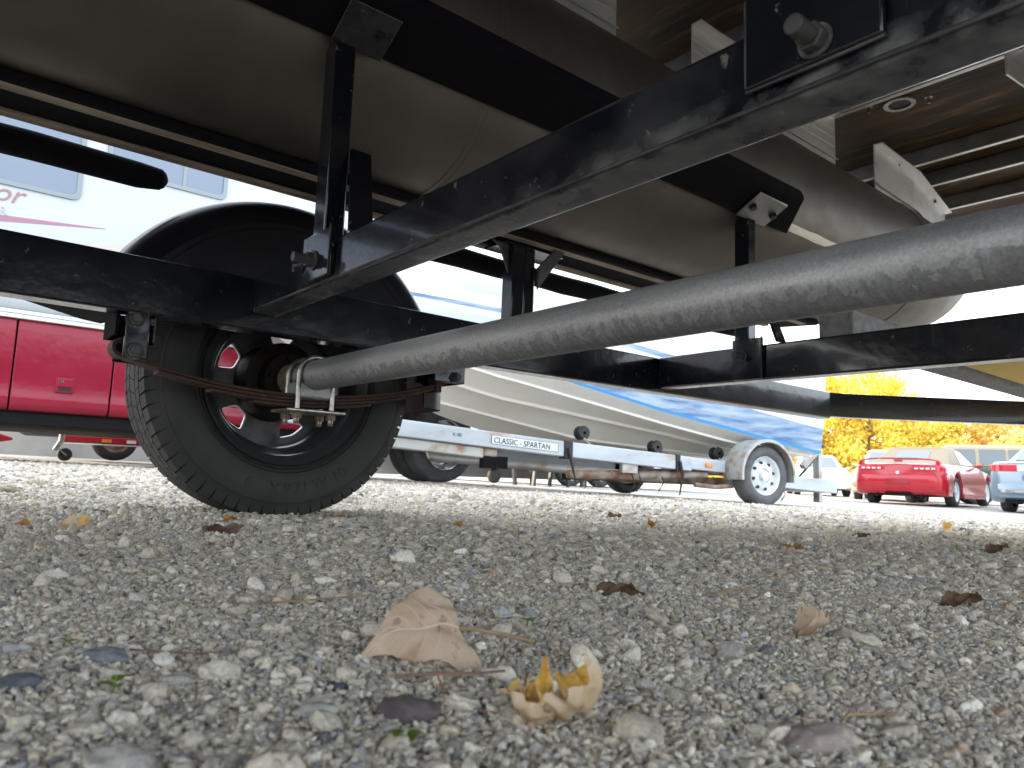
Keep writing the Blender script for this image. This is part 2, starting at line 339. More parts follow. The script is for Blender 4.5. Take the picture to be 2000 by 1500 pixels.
gv = [(x, y, ground_z(x, y)) for y in gy for x in gx]; nx = len(gx)
gf = [(j * nx + i, j * nx + i + 1, (j + 1) * nx + i + 1, (j + 1) * nx + i) for j in range(len(gy) - 1) for i in range(nx - 1)]
me = bpy.data.meshes.new("ground"); me.from_pydata(gv, [], gf); me.polygons.foreach_set('use_smooth', [True] * len(gf))
gm = bpy.data.materials.new("gravel_ground"); gm.use_nodes = True; n = gm.node_tree; L = n.links; b = n.nodes["Principled BSDF"]; b.inputs["Roughness"].default_value = .95
b.inputs["Specular IOR Level"].default_value = .2
tc = n.nodes.new("ShaderNodeTexCoord")
def vor(sc):
    v = n.nodes.new("ShaderNodeTexVoronoi"); v.inputs["Scale"].default_value = sc; L.new(tc.outputs["Object"], v.inputs["Vector"]); return v
v1 = vor(75); cr = n.nodes.new("ShaderNodeValToRGB"); e = cr.color_ramp; sep = n.nodes.new("ShaderNodeSeparateColor")
L.new(v1.outputs["Color"], sep.inputs[0]); L.new(sep.outputs[0], cr.inputs[0])
stops = [(0, (.24, .24, .25)), (.12, (.42, .40, .36)), (.4, (.54, .51, .455)), (.7, (.62, .59, .54)), (.9, (.72, .70, .67)), (1, (.45, .36, .30))]
e.elements[0].position = 0; e.elements[0].color = (*stops[0][1], 1); e.elements[1].position = 1; e.elements[1].color = (*stops[-1][1], 1)
for p_, c_ in stops[1:-1]: q = e.elements.new(p_); q.color = (*c_, 1)
ns = n.nodes.new("ShaderNodeTexNoise"); ns.inputs["Scale"].default_value = 1.3; ns.inputs["Detail"].default_value = 6; L.new(tc.outputs["Object"], ns.inputs["Vector"])
mr = n.nodes.new("ShaderNodeMapRange"); mr.inputs[1].default_value = .3; mr.inputs[2].default_value = .7; mr.inputs[3].default_value = .82; mr.inputs[4].default_value = 1.1; L.new(ns.outputs[0], mr.inputs[0])
mu = n.nodes.new("ShaderNodeMix"); mu.data_type = 'RGBA'; mu.blend_type = 'MULTIPLY'; mu.inputs[0].default_value = 1; L.new(cr.outputs[0], mu.inputs[6]); L.new(mr.outputs[0], mu.inputs[7])
L.new(mu.outputs[2], b.inputs["Base Color"])
bp = n.nodes.new("ShaderNodeBump"); bp.inputs["Strength"].default_value = 1; bp.inputs["Distance"].default_value = .012; bp.invert = True
L.new(v1.outputs["Distance"], bp.inputs["Height"])
v2 = vor(25); bp2 = n.nodes.new("ShaderNodeBump"); bp2.inputs["Strength"].default_value = .6; bp2.inputs["Distance"].default_value = .02; bp2.invert = True
L.new(v2.outputs["Distance"], bp2.inputs["Height"]); L.new(bp.outputs[0], bp2.inputs["Normal"]); L.new(bp2.outputs[0], b.inputs["Normal"])
me.materials.append(gm); ground = bpy.data.objects.new("ground", me); COL.objects.link(ground); tag(ground, kind='structure')

# gravel: real stones, instanced at points, one "stuff" object
FW = Vector((.628, .768)); RT = Vector((.771, -.636))
def zone(r0, r1, half, dens, s0, s1, big):
    area = half * (r1 * r1 - r0 * r0); k = int(area * dens)
    r = np.sqrt(rng.uniform(r0 * r0, r1 * r1, k)); a = rng.uniform(-half, half, k) + math.atan2(FW.y, FW.x)
    s = np.exp(rng.normal(math.log((s0 * s1) ** .5), .36, k)); s = np.clip(s, s0 * .6, s1 * 1.4)
    bg_ = rng.random(k) < big; s[bg_] *= rng.uniform(1.5, 2.3, bg_.sum())
    return r * np.cos(a), r * np.sin(a), s
zs = [zone(.06, .62, 1.3, 130000, .0007, .0016, .0), zone(.62, 1.1, 1.2, 60000, .0010, .0022, .0), zone(.06, .85, 1.35, 52000, .0013, .0034, .045), zone(.85, 1.5, 1.2, 30000, .0018, .0042, .02), zone(1.5, 2.8, 1.05, 13500, .0026, .0055, .012),
      zone(2.8, 7.5, .85, 1900, .0050, .0095, .01)]
X = np.concatenate([q[0] for q in zs]); Y = np.concatenate([q[1] for q in zs]); SC = np.concatenate([q[2] for q in zs])
Z = np.array([ground_z(x, y) for x, y in zip(X, Y)]) + SC * rng.uniform(-.3, .7, len(X)) + np.where(SC < .0021, rng.uniform(0, .0035, len(X)), 0)
me = bpy.data.meshes.new("gravel"); me.from_pydata(np.stack([X, Y, Z], 1).tolist(), [], [])
def attr(me, name, typ, key, data):
    a = me.attributes.new(name, typ, 'POINT'); a.data.foreach_set(key, np.asarray(data, np.float32 if key != 'value' or typ != 'INT' else np.int32).ravel())
N = len(X)
attr(me, 'sc', 'FLOAT', 'value', SC); attr(me, 'rot', 'FLOAT_VECTOR', 'vector', rng.uniform(0, 2 * PI, (N, 3)) * np.array([.11, .11, 1]) + rng.normal(0, .28, (N, 3)) * np.array([1, 1, 0])); attr(me, 'pick', 'INT', 'value', rng.integers(0, 7, N))
pal = np.array([(.46, .43, .38), (.52, .49, .44), (.4, .37, .32), (.6, .58, .54), (.34, .33, .32), (.47, .42, .34), (.15, .16, .18), (.26, .275, .295), (.40, .30, .24), (.66, .65, .61), (.37, .38, .40)])
pr = np.array([.25, .24, .2, .05, .1, .08, .018, .018, .008, .008, .028]); pr /= pr.sum()
cc = pal[rng.choice(len(pal), N, p=pr)] * rng.uniform(.86, 1.1, (N, 1)) * np.array([1.48, 1.44, 1.35])
ca = me.attributes.new('col', 'FLOAT_COLOR', 'POINT'); ca.data.foreach_set('color', np.concatenate([cc, np.ones((N, 1))], 1).astype(np.float32).ravel())
stm = bpy.data.materials.new("gravel_stone"); stm.use_nodes = True; n = stm.node_tree; L = n.links; b = n.nodes["Principled BSDF"]; b.inputs["Roughness"].default_value = .85; b.inputs["Specular IOR Level"].default_value = .25
at = n.nodes.new("ShaderNodeAttribute"); at.attribute_type = 'INSTANCER'; at.attribute_name = 'col'
tc = n.nodes.new("ShaderNodeTexCoord"); t = n.nodes.new("ShaderNodeTexNoise"); t.inputs["Scale"].default_value = 420; t.inputs["Detail"].default_value = 3
geo = n.nodes.new("ShaderNodeNewGeometry"); L.new(geo.outputs["Position"], t.inputs["Vector"])
mr = n.nodes.new("ShaderNodeMapRange"); mr.inputs[1].default_value = .3; mr.inputs[2].default_value = .7; mr.inputs[3].default_value = .72; mr.inputs[4].default_value = 1.12; L.new(t.outputs[0], mr.inputs[0])
mu = n.nodes.new("ShaderNodeMix"); mu.data_type = 'RGBA'; mu.blend_type = 'MULTIPLY'; mu.inputs[0].default_value = 1; L.new(at.outputs["Color"], mu.inputs[6]); L.new(mr.outputs[0], mu.inputs[7])
L.new(mu.outputs[2], b.inputs["Base Color"])
bp = n.nodes.new("ShaderNodeBump"); bp.inputs["Strength"].default_value = .6; bp.inputs["Distance"].default_value = .0012; L.new(t.outputs[0], bp.inputs["Height"]); L.new(bp.outputs[0], b.inputs["Normal"])
me.materials.append(stm)
gravel = bpy.data.objects.new("gravel", me); COL.objects.link(gravel); tag(gravel, 'loose grey and beige gravel covering the yard', kind='stuff')
g = bpy.data.node_groups.new("gravel_nodes", 'GeometryNodeTree')
g.interface.new_socket("Geometry", in_out='INPUT', socket_type='NodeSocketGeometry'); g.interface.new_socket("Geometry", in_out='OUTPUT', socket_type='NodeSocketGeometry')
GN = g.nodes; GL = g.links; gi = GN.new("NodeGroupInput"); go = GN.new("NodeGroupOutput"); jn = GN.new("GeometryNodeJoinGeometry")
for k in range(7):
    ic = GN.new("GeometryNodeMeshIcoSphere"); ic.inputs["Radius"].default_value = 1; ic.inputs["Subdivisions"].default_value = 3
    nzn = GN.new("ShaderNodeTexNoise"); nzn.noise_dimensions = '4D'; nzn.inputs["Scale"].default_value = .62 + .1 * k; nzn.inputs["Detail"].default_value = 2.5; nzn.inputs["W"].default_value = k * 7.3
    sb = GN.new("ShaderNodeVectorMath"); sb.operation = 'SUBTRACT'; sb.inputs[1].default_value = (.5, .5, .5); GL.new(nzn.outputs["Color"], sb.inputs[0])
    sc_ = GN.new("ShaderNodeVectorMath"); sc_.operation = 'SCALE'; sc_.inputs["Scale"].default_value = 1.9; GL.new(sb.outputs[0], sc_.inputs[0])
    sp = GN.new("GeometryNodeSetPosition"); GL.new(ic.outputs["Mesh"], sp.inputs["Geometry"]); GL.new(sc_.outputs[0], sp.inputs["Offset"])
    tf = GN.new("GeometryNodeTransform"); tf.inputs["Scale"].default_value = (1.25, .8 + .07 * k, .58 + .06 * (k % 4)); GL.new(sp.outputs[0], tf.inputs["Geometry"])
    sm = GN.new("GeometryNodeSetShadeSmooth"); sm.inputs["Shade Smooth"].default_value = True; GL.new(tf.outputs[0], sm.inputs["Geometry"])
    mt = GN.new("GeometryNodeSetMaterial"); mt.inputs["Material"].default_value = stm; GL.new(sm.outputs[0], mt.inputs["Geometry"])
    ti = GN.new("GeometryNodeGeometryToInstance"); GL.new(mt.outputs[0], ti.inputs[0]); GL.new(ti.outputs[0], jn.inputs[0])
def na(name, typ):
    a = GN.new("GeometryNodeInputNamedAttribute"); a.data_type = typ; a.inputs["Name"].default_value = name; return a.outputs["Attribute"]
ip = GN.new("GeometryNodeInstanceOnPoints"); ip.inputs["Pick Instance"].default_value = True
GL.new(gi.outputs[0], ip.inputs["Points"]); GL.new(jn.outputs[0], ip.inputs["Instance"]); GL.new(na('pick', 'INT'), ip.inputs["Instance Index"])
GL.new(na('rot', 'FLOAT_VECTOR'), ip.inputs["Rotation"]); GL.new(na('sc', 'FLOAT'), ip.inputs["Scale"]); GL.new(ip.outputs[0], go.inputs[0])
md = gravel.modifiers.new("scatter", 'NODES'); md.node_group = g

# ------------------------------------------------------------------ trees (autumn row behind the cars)
def tree_mesh_parts(seed, h, rad, nleaf, leafm):
    r_ = random.Random(seed); q = np.random.default_rng(seed)
    trunk = MB(); trunk.tube([(0, 0, -.3), (.05, .02, h * .3), (-.05, .08, h * .6), (0, 0, h * .85)], [.13, .10, .06, .02], 8)
    tips = []
    for i in range(9):
        a = r_.uniform(0, 2 * PI); z0 = h * r_.uniform(.12, .7); e_ = Vector((math.cos(a) * rad * .75, math.sin(a) * rad * .75, z0 + h * r_.uniform(.08, .28)))
        trunk.tube([(0, 0, z0), tuple(e_ * .5 + Vector((0, 0, z0 * .5 + .1))), tuple(e_)], [.06, .04, .015], 6); tips.append(e_)
    cl = []
    for i in range(46):
        a = r_.uniform(0, 2 * PI); zz = r_.uniform(.05, 1.0); rr = rad * (1 - abs(zz - .45) ** 1.6 * 1.1) * math.sqrt(r_.uniform(.15, 1))
        cl.append((math.cos(a) * rr, math.sin(a) * rr, zz * h, r_.uniform(.45, 1.0) * rad * .36))
    cl = np.array(cl); idx = q.integers(0, len(cl), nleaf); d = q.normal(size=(nleaf, 3)); d /= np.linalg.norm(d, axis=1)[:, None]
    p = cl[idx, :3] + d * (cl[idx, 3] * q.uniform(.3, 1.15, nleaf))[:, None]; p = p[p[:, 2] > .15]; k = len(p)
    a = q.normal(size=(k, 3)); a /= np.linalg.norm(a, axis=1)[:, None]; b_ = np.cross(a, q.normal(size=(k, 3))); b_ /= np.linalg.norm(b_, axis=1)[:, None]
    s_ = q.uniform(.09, .19, k)[:, None]
    v = np.stack([p - a * s_, p + b_ * s_ * .6, p + a * s_, p - b_ * s_ * .6], 1).reshape(-1, 3)
    f_ = np.arange(k * 4).reshape(-1, 4)
    cr_ = MB(); cr_.v = v.tolist(); cr_.f = f_.tolist(); cr_.mi = [0] * k
    return trunk, cr_
TREES = {}
def tree(kind, x, y, h, rot, sc, label):
    o = thing('autumn_tree', label, 'tree', (x, y, float(plane_z(x, y))), (0, 0, rot), 'autumn trees behind the parked cars')
    o.scale = sc
    if kind not in TREES:
        tr_, cr_ = tree_mesh_parts(*kind[:4], None); TREES[kind] = (build(tr_, 'trunk', 'bark', o), build(cr_, 'crown', kind[4], o, smooth=0, fixn=False))
    else:
        for s_ in TREES[kind]:
            c = s_.copy(); COL.objects.link(c); c.parent = o
    return o
K1 = (3, 7.7, 3.3, 17000, 'yleaf'); K2 = (8, 5.6, 3.1, 14000, 'yleaf'); K3 = (5, 5.0, 2.9, 13000, 'oleaf')
tree(K1, 46.7, 25.6, 0, 0.2, (1, 1, 1), 'tall bright yellow tree just right of the blue boat transom')
tree(K1, 48.6, 22.6, 0, 2.2, (.95, .95, .98), 'tall yellow tree above the red convertible roof')
tree(K2, 52.5, 23.2, 0, 1.2, (1.1, 1.1, 1.0), 'lower yellow tree between the red convertible and the green truck')
tree(K2, 50.5, 19.6, 0, 4.2, (1.0, 1.0, .85), 'short yellow tree above the left end of the green truck')
tree(K3, 51.5, 15.6, 0, 1.0, (1.1, 1.1, 1.0), 'orange tree at the right edge behind the silver sedan')
tree(K3, 44.0, 27.6, 0, 3.0, (1.0, 1.0, .8), 'small orange tree low beside the boat transom')
tree(K3, 70.0, 24.0, 0, 5.0, (1.5, 1.5, .95), 'pale distant tree seen over the green truck roof')
tree(K1, 53.0, 12.2, 0, 4.5, (1, 1, .8), 'yellow tree outside the yard beyond the silver sedan')
tree(K2, 44.5, 31.0, 0, 2.0, (1, 1, 1.1), 'yellow tree mostly hidden behind the blue and white boat')


# ------------------------------------------------------------------ pontoon trailer (black steel) ; rel = heights above the lens
OZ = (0, 0, CAMH)
YC = 0.5                                       # centreline of trailer and pontoon boat
T = thing('boat_trailer', 'black steel pontoon trailer overhead with grey axle tube and big black tyre', 'boat trailer', (0.69, YC, 0.0))
def tb(mb, name, m, parent=T, **k): return build(mb, name, m, parent, off=OZ, **k)
def mir(y): return 2 * YC - y
# side rails
for s in (0, 1):
    y0, y1 = (1.48, 1.53) if s == 0 else (mir(1.53), mir(1.48))
    m = MB(); m.box(-1.9, 2.86, y0, y1, .273, .380); r_ = tb(m, 'side_rail', 'black', bevel=.004)
    if s == 0:
        m = MB()
        for x_, l_ in ((.47, .03), (.80, .05), (.97, .03), (.30, .02)): m.box(x_, x_ + l_, 1.4815, 1.489, .2685, .2745); m.mark()
        tb(m, 'weld_bead', 'weld', r_, bevel=.002)
# cross beams
cb1 = MB(); cb1.box(.522, .574, mir(1.478), 1.478, .307, .3825); CB1 = tb(cb1, 'cross_beam', 'black', bevel=.006, seg=3)
def beam_dust_sheen(o):
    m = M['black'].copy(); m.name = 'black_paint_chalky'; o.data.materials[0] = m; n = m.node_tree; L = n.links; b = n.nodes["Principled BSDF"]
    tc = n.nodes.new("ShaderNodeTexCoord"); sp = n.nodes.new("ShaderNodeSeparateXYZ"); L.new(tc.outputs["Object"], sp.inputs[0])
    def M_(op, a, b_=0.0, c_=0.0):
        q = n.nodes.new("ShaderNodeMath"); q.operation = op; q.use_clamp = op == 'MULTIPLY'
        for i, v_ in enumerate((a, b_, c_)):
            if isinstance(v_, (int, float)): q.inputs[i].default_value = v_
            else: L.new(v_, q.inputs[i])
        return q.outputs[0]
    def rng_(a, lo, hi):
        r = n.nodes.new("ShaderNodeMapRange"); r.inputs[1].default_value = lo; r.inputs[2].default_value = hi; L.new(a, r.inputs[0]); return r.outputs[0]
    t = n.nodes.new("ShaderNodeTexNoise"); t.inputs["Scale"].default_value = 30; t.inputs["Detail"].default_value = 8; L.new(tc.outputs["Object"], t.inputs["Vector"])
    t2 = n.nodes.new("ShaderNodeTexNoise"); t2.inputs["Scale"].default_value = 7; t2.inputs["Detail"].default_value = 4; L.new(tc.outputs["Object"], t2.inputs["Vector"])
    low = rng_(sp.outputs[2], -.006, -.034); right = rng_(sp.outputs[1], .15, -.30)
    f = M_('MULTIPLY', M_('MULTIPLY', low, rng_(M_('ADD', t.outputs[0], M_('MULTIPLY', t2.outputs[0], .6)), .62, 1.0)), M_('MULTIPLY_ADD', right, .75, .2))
    dusty_sheen = M_('MULTIPLY', rng_(t2.outputs[0], .42, .75), M_('MULTIPLY_ADD', rng_(sp.outputs[1], .5, -.2), .2, .02))  # thin dust film, with the soft grey sheen of the face painted in
    f = M_('MAXIMUM', f, dusty_sheen)
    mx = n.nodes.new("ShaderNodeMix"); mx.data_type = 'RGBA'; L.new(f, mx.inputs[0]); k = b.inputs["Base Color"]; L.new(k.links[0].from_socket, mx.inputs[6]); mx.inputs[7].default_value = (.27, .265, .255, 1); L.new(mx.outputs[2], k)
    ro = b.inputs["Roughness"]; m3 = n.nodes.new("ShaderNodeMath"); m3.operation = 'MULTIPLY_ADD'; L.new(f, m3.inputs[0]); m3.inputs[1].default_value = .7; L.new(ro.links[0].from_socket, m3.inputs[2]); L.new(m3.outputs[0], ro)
beam_dust_sheen(CB1)
cb2 = MB(); cb2.box(1.79, 1.842, mir(1.478), 1.478, .284, .3805); CB2 = tb(cb2, 'cross_beam', 'black', bevel=.005)
m = MB(); m.box(-1.2, -1.15, mir(1.478), 1.478, .284, .379); tb(m, 'cross_beam', 'black', bevel=.005)
# dusty underside skin strips worn into the beams (real weld ridge along the face edge)
m = MB(); m.tube([(.5205, -.4, .3115), (.5205, .4, .3112), (.5205, 1.45, .3108)], .0022, 6); tb(m, 'weld_bead', 'black_dusty', CB1)
# A-frame tongue
for s in (1, -1):
    m = MB(); pts = [(2.86, 1.505), (2.95, 1.47), (3.05, 1.40), (4.15, .56)]
    if s < 0: pts = [(a, mir(b_)) for a, b_ in pts]
    secs = []
    for i, p in enumerate(pts):
        q0 = Vector(pts[max(i - 1, 0)]); q1 = Vector(pts[min(i + 1, 3)]); d = (q1 - q0).normalized(); nn = Vector((-d.y, d.x)) * .025
        secs.append([(p[0] - nn.x, p[1] - nn.y, .283), (p[0] + nn.x, p[1] + nn.y, .283), (p[0] + nn.x, p[1] + nn.y, .379), (p[0] - nn.x, p[1] - nn.y, .379)])
    m.loft(secs, closed=True); tb(m, 'tongue_arm', 'black', bevel=.004)
m = MB(); m.box(4.12, 5.3, YC - .05, YC + .05, .283, .383); tb(m, 'tongue_bar', 'black', bevel=.004)
m = MB(); m.prism([(2.30, .384), (2.42, .384), (2.42, .40), (2.36, .43), (2.30, .40)], 'y', 1.49, 1.53); tb(m, 'tie_down_lug', 'black', bevel=.003)
# longitudinal runner + yellow walk board in front
m = MB(); m.box(1.86, 4.0, .90, .992, .383, .46); tb(m, 'walkway_runner', 'runner', bevel=.004)
m = MB(); m.box(2.3, 3.9, .10, .885, .392, .42); tag(tb(m, 'walk_board', 'yellow', bevel=.004), 'yellow walk board between the runners')
# axle
AX, AZ, AR = .69, .2024, .0332
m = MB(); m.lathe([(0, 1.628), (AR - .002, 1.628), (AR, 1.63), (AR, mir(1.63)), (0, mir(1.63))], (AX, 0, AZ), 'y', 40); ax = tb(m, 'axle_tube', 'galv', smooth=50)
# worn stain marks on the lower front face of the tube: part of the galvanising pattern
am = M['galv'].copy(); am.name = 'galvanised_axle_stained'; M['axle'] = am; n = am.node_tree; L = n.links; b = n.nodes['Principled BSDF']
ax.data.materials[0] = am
tc = n.nodes.new("ShaderNodeTexCoord"); sx = n.nodes.new("ShaderNodeSeparateXYZ"); L.new(tc.outputs["Object"], sx.inputs[0])
old = b.inputs["Base Color"].links[0].from_socket
def mth(op, a, b_=None, c_=None):
    q = n.nodes.new("ShaderNodeMath"); q.operation = op
    for i, v_ in enumerate((a, b_, c_)):
        if v_ is None: continue
        if isinstance(v_, (int, float)): q.inputs[i].default_value = v_
        else: L.new(v_, q.inputs[i])
    return q.outputs[0]
wn = n.nodes.new("ShaderNodeTexNoise"); wn.inputs["Scale"].default_value = 70; wn.inputs["Detail"].default_value = 5; L.new(tc.outputs["Object"], wn.inputs["Vector"])
bn = n.nodes.new("ShaderNodeTexVoronoi"); bn.inputs["Scale"].default_value = 1; mpx = n.nodes.new("ShaderNodeMapping"); mpx.inputs["Scale"].default_value = (0.1, 22, 0.1)
L.new(tc.outputs["Object"], mpx.inputs[0]); L.new(mpx.outputs[0], bn.inputs["Vector"]); sepc = n.nodes.new("ShaderNodeSeparateColor"); L.new(bn.outputs["Color"], sepc.inputs[0])
blk = mth('GREATER_THAN', sepc.outputs[0], .25); edge = mth('LESS_THAN', bn.outputs["Distance"], .42)
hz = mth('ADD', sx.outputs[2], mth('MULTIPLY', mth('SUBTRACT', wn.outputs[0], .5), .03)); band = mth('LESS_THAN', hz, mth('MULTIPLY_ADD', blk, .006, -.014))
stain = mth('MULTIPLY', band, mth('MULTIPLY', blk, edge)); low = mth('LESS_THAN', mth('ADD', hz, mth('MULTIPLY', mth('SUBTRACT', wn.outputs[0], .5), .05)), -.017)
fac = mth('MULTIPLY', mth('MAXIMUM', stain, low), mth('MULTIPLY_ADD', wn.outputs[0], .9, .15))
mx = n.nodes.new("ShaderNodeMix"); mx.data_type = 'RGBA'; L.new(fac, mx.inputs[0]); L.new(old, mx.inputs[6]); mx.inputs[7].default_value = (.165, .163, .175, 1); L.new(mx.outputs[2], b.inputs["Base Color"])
mps = n.nodes.new("ShaderNodeMapping"); mps.inputs["Scale"].default_value = (9, 150, 9); L.new(tc.outputs["Object"], mps.inputs[0])
stk = n.nodes.new("ShaderNodeTexNoise"); stk.inputs["Scale"].default_value = 1; stk.inputs["Detail"].default_value = 6; L.new(mps.outputs[0], stk.inputs["Vector"])
rk = n.nodes.new("ShaderNodeMapRange"); rk.inputs[1].default_value = .5; rk.inputs[2].default_value = .72; rk.inputs[4].default_value = .55; L.new(stk.outputs[0], rk.inputs[0])
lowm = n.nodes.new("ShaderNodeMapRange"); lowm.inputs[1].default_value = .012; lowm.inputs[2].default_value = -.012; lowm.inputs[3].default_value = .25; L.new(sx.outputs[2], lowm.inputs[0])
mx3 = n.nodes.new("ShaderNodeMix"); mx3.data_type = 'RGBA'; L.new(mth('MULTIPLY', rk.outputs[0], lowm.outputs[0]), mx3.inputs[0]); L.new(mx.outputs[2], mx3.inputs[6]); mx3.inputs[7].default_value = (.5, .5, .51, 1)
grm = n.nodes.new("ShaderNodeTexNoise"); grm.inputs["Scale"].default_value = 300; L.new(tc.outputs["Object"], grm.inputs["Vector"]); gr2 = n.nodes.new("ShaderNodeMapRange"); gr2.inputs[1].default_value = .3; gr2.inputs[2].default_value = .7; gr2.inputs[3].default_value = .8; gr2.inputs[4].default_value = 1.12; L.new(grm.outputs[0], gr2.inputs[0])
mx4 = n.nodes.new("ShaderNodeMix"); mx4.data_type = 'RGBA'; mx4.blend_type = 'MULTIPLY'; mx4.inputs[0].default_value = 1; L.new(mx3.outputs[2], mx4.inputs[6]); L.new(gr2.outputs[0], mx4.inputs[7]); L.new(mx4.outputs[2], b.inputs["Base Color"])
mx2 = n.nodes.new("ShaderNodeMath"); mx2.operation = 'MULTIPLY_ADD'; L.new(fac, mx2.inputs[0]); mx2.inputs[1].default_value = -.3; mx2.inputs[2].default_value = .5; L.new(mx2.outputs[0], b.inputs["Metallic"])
# spring pad, leaf spring, U-bolts, shackle, hangers (both sides)
def zs_(t): return .160 + .059 * t * t + .019 * t
def side_hardware(sgn):
    f_ = (lambda y: y) if sgn > 0 else mir
    def box(mm, x0, x1, y0, y1, z0, z1):
        a, b_ = sorted((f_(y0), f_(y1))); mm.box(x0, x1, a, b_, z0, z1)
    m = MB(); box(m, .648, .732, 1.521, 1.585, .150, .186); tb(m, 'spring_pad', 'galv', bevel=.006)
    m = MB(); m.lathe([(AR + .004, 0), (AR + .004, .05)], (AX, f_(1.60) - (.05 if sgn < 0 else 0), AZ), 'y', 30); tb(m, 'axle_collar', 'rustbolt')
    sp = thing('leaf_spring', None, None, (0.69, f_(1.551), .16 + CAMH)); del_keys = None
    sp.parent = T; sp.location = sp.location - BASE[T.name]; BASE[sp.name] = Vector((0.69, f_(1.551), .16 + CAMH))
    for k, (t0, t1) in enumerate(((-1, 1.02), (-.84, .86), (-.57, .62), (-.34, .38))):
        pts = []; ns_ = 24; m = MB(); secs = []
        for i in range(ns_ + 1):
            t = t0 + (t1 - t0) * i / ns_; x_ = .69 + .38 * t; z_ = zs_(t) - k * .0074; w_ = .0225 * (1 if 0 < i < ns_ else .82)
            ya, yb = f_(1.551) - w_, f_(1.551) + w_
            secs.append([(x_, ya, z_ - .0066), (x_, yb, z_ - .0066), (x_, yb, z_), (x_, ya, z_)])
        m.loft(secs, closed=True)
        if k == 0:
            m.lathe([(.012, 0), (.019, 0), (.019, .045), (.012, .045)], (.69 - .385, f_(1.551) - .0225, zs_(-1) + .013), 'y', 18, closed=True)
        tb(m, 'leaf', 'rust', sp, bevel=.0012)
    m = MB(); box(m, 1.005, 1.022, 1.524, 1.578, .198, .235); tb(m, 'rebound_clip', 'rust', sp, bevel=.002)
    for y_ in (1.522, 1.580):
        r = AR + .0065; yy = f_(y_); pts = [(AX - r, yy, .100), (AX - r, yy, .15)] + [(AX - r * math.cos(a), yy, AZ + r * math.sin(a)) for a in np.linspace(0, PI, 15)] + [(AX + r, yy, .15), (AX + r, yy, .100)]
        m = MB(); m.tube(pts, .0058, 10); ub = tb(m, 'u_bolt', 'zinc', smooth=50)
        m = MB()
        for x_ in (AX - r, AX + r): m.tube([(x_, yy, .1185), (x_, yy, .106)], .0105, 6); m.tube([(x_, yy, .106), (x_, yy, .094)], .006, 8); m.mark()
        tb(m, 'nut', 'rustbolt', ub)
    m = MB(); box(m, .622, .757, 1.503, 1.599, .1190, .1262); tb(m, 'spring_plate', 'zinc', bevel=.0025)
    # rear shackle
    m = MB(); box(m, .283, .289, 1.50, 1.602, .232, .2725); box(m, .289, .372, 1.594, 1.602, .232, .2725); tb(m, 'spring_hanger', 'dull', bevel=.001)
    for y0 in (1.503, 1.590):
        m = MB(); box(m, .300, .343, y0, y0 + .006, .190, .284); sh = tb(m, 'shackle_plate', 'black', bevel=.003)
        if y0 < 1.55:
            for x_, z_ in ((.3145, .2635), (.3185, .2045)):
                m = MB(); bolt(m, (x_, f_(1.503), z_), (0, -sgn, 0), .0075, .008, .0125); tb(m, 'shackle_bolt', 'black_dusty', sh, smooth=30)
    m = MB(); box(m, .35, .353, 1.505, 1.51, .225, .2725); tb(m, 'hanger_edge', 'weld', None or T, bevel=.001)
    m = MB(); box(m, .985, 1.075, 1.502, 1.508, .222, .2725); box(m, .985, 1.075, 1.59, 1.596, .222, .2725); box(m, 1.068, 1.075, 1.508, 1.59, .222, .2725); tb(m, 'spring_hanger', 'black', bevel=.002)
    m = MB(); bolt(m, (1.045, f_(1.502), .236), (0, -sgn, 0), .007, .006, .011); tb(m, 'hanger_bolt', 'black_dusty')
side_hardware(1)

# wheels
WY, WW = 1.646, .204
def rounded_curve(pts, r, n=5):
    out = []; k = len(pts)
    for i in range(k):
        p = Vector(pts[i]); a = (Vector(pts[i - 1]) - p).normalized(); b_ = (Vector(pts[(i + 1) % k]) - p).normalized()
        p0 = p + a * r; p1 = p + b_ * r
        for j in range(n + 1):
            t = j / n; out.append(p0 * (1 - t) ** 2 + p * 2 * t * (1 - t) + p1 * t * t)
    return out
def disc_with_holes(name, R0, R1, holes, thick, m, bev=.0):
    c = bpy.data.curves.new(name, 'CURVE'); c.dimensions = '2D'; c.fill_mode = 'BOTH'; c.extrude = thick / 2; c.bevel_depth = bev; c.bevel_resolution = 2
    loops = [[(R1 * math.cos(a), R1 * math.sin(a)) for a in np.linspace(0, 2 * PI, 72, endpoint=False)]]
    if R0: loops.append([(R0 * math.cos(a), R0 * math.sin(a)) for a in np.linspace(0, 2 * PI, 48, endpoint=False)])
    loops += holes
    for lp in loops:
        s = c.splines.new('POLY'); s.points.add(len(lp) - 1)
        for i, p in enumerate(lp): s.points[i].co = (p[0], p[1], 0, 1)
        s.use_cyclic_u = True
    o = bpy.data.objects.new('tmp', c); COL.objects.link(o); dg = bpy.context.evaluated_depsgraph_get(); me = bpy.data.meshes.new_from_object(o.evaluated_get(dg)); bpy.data.objects.remove(o)
    me.materials.clear(); me.materials.append(M[m]); return me
def make_tyre(mb, c, R, W, rb, y0, drop=.0065):
    # profile around tyre, y from inner face (y0) to outer
    P = [(rb, .030), (rb + .006, .018), (rb + .02, .008), (rb + (R - rb) * .33, .001), (rb + (R - rb) * .5, -.002), (rb + (R - rb) * .68, .001), (R - .030, .006), (R - .016, .013), (R - drop, .026), (R - drop + .001, W * .3), (R - drop + .002, W * .5)]
    prof = P + [(r, W - y) for r, y in reversed(P[:-1])]
    mb.lathe([(r, y0 + y) for r, y in prof], c, 'y', 96)
tyre_c = (AX, 0, AZ)
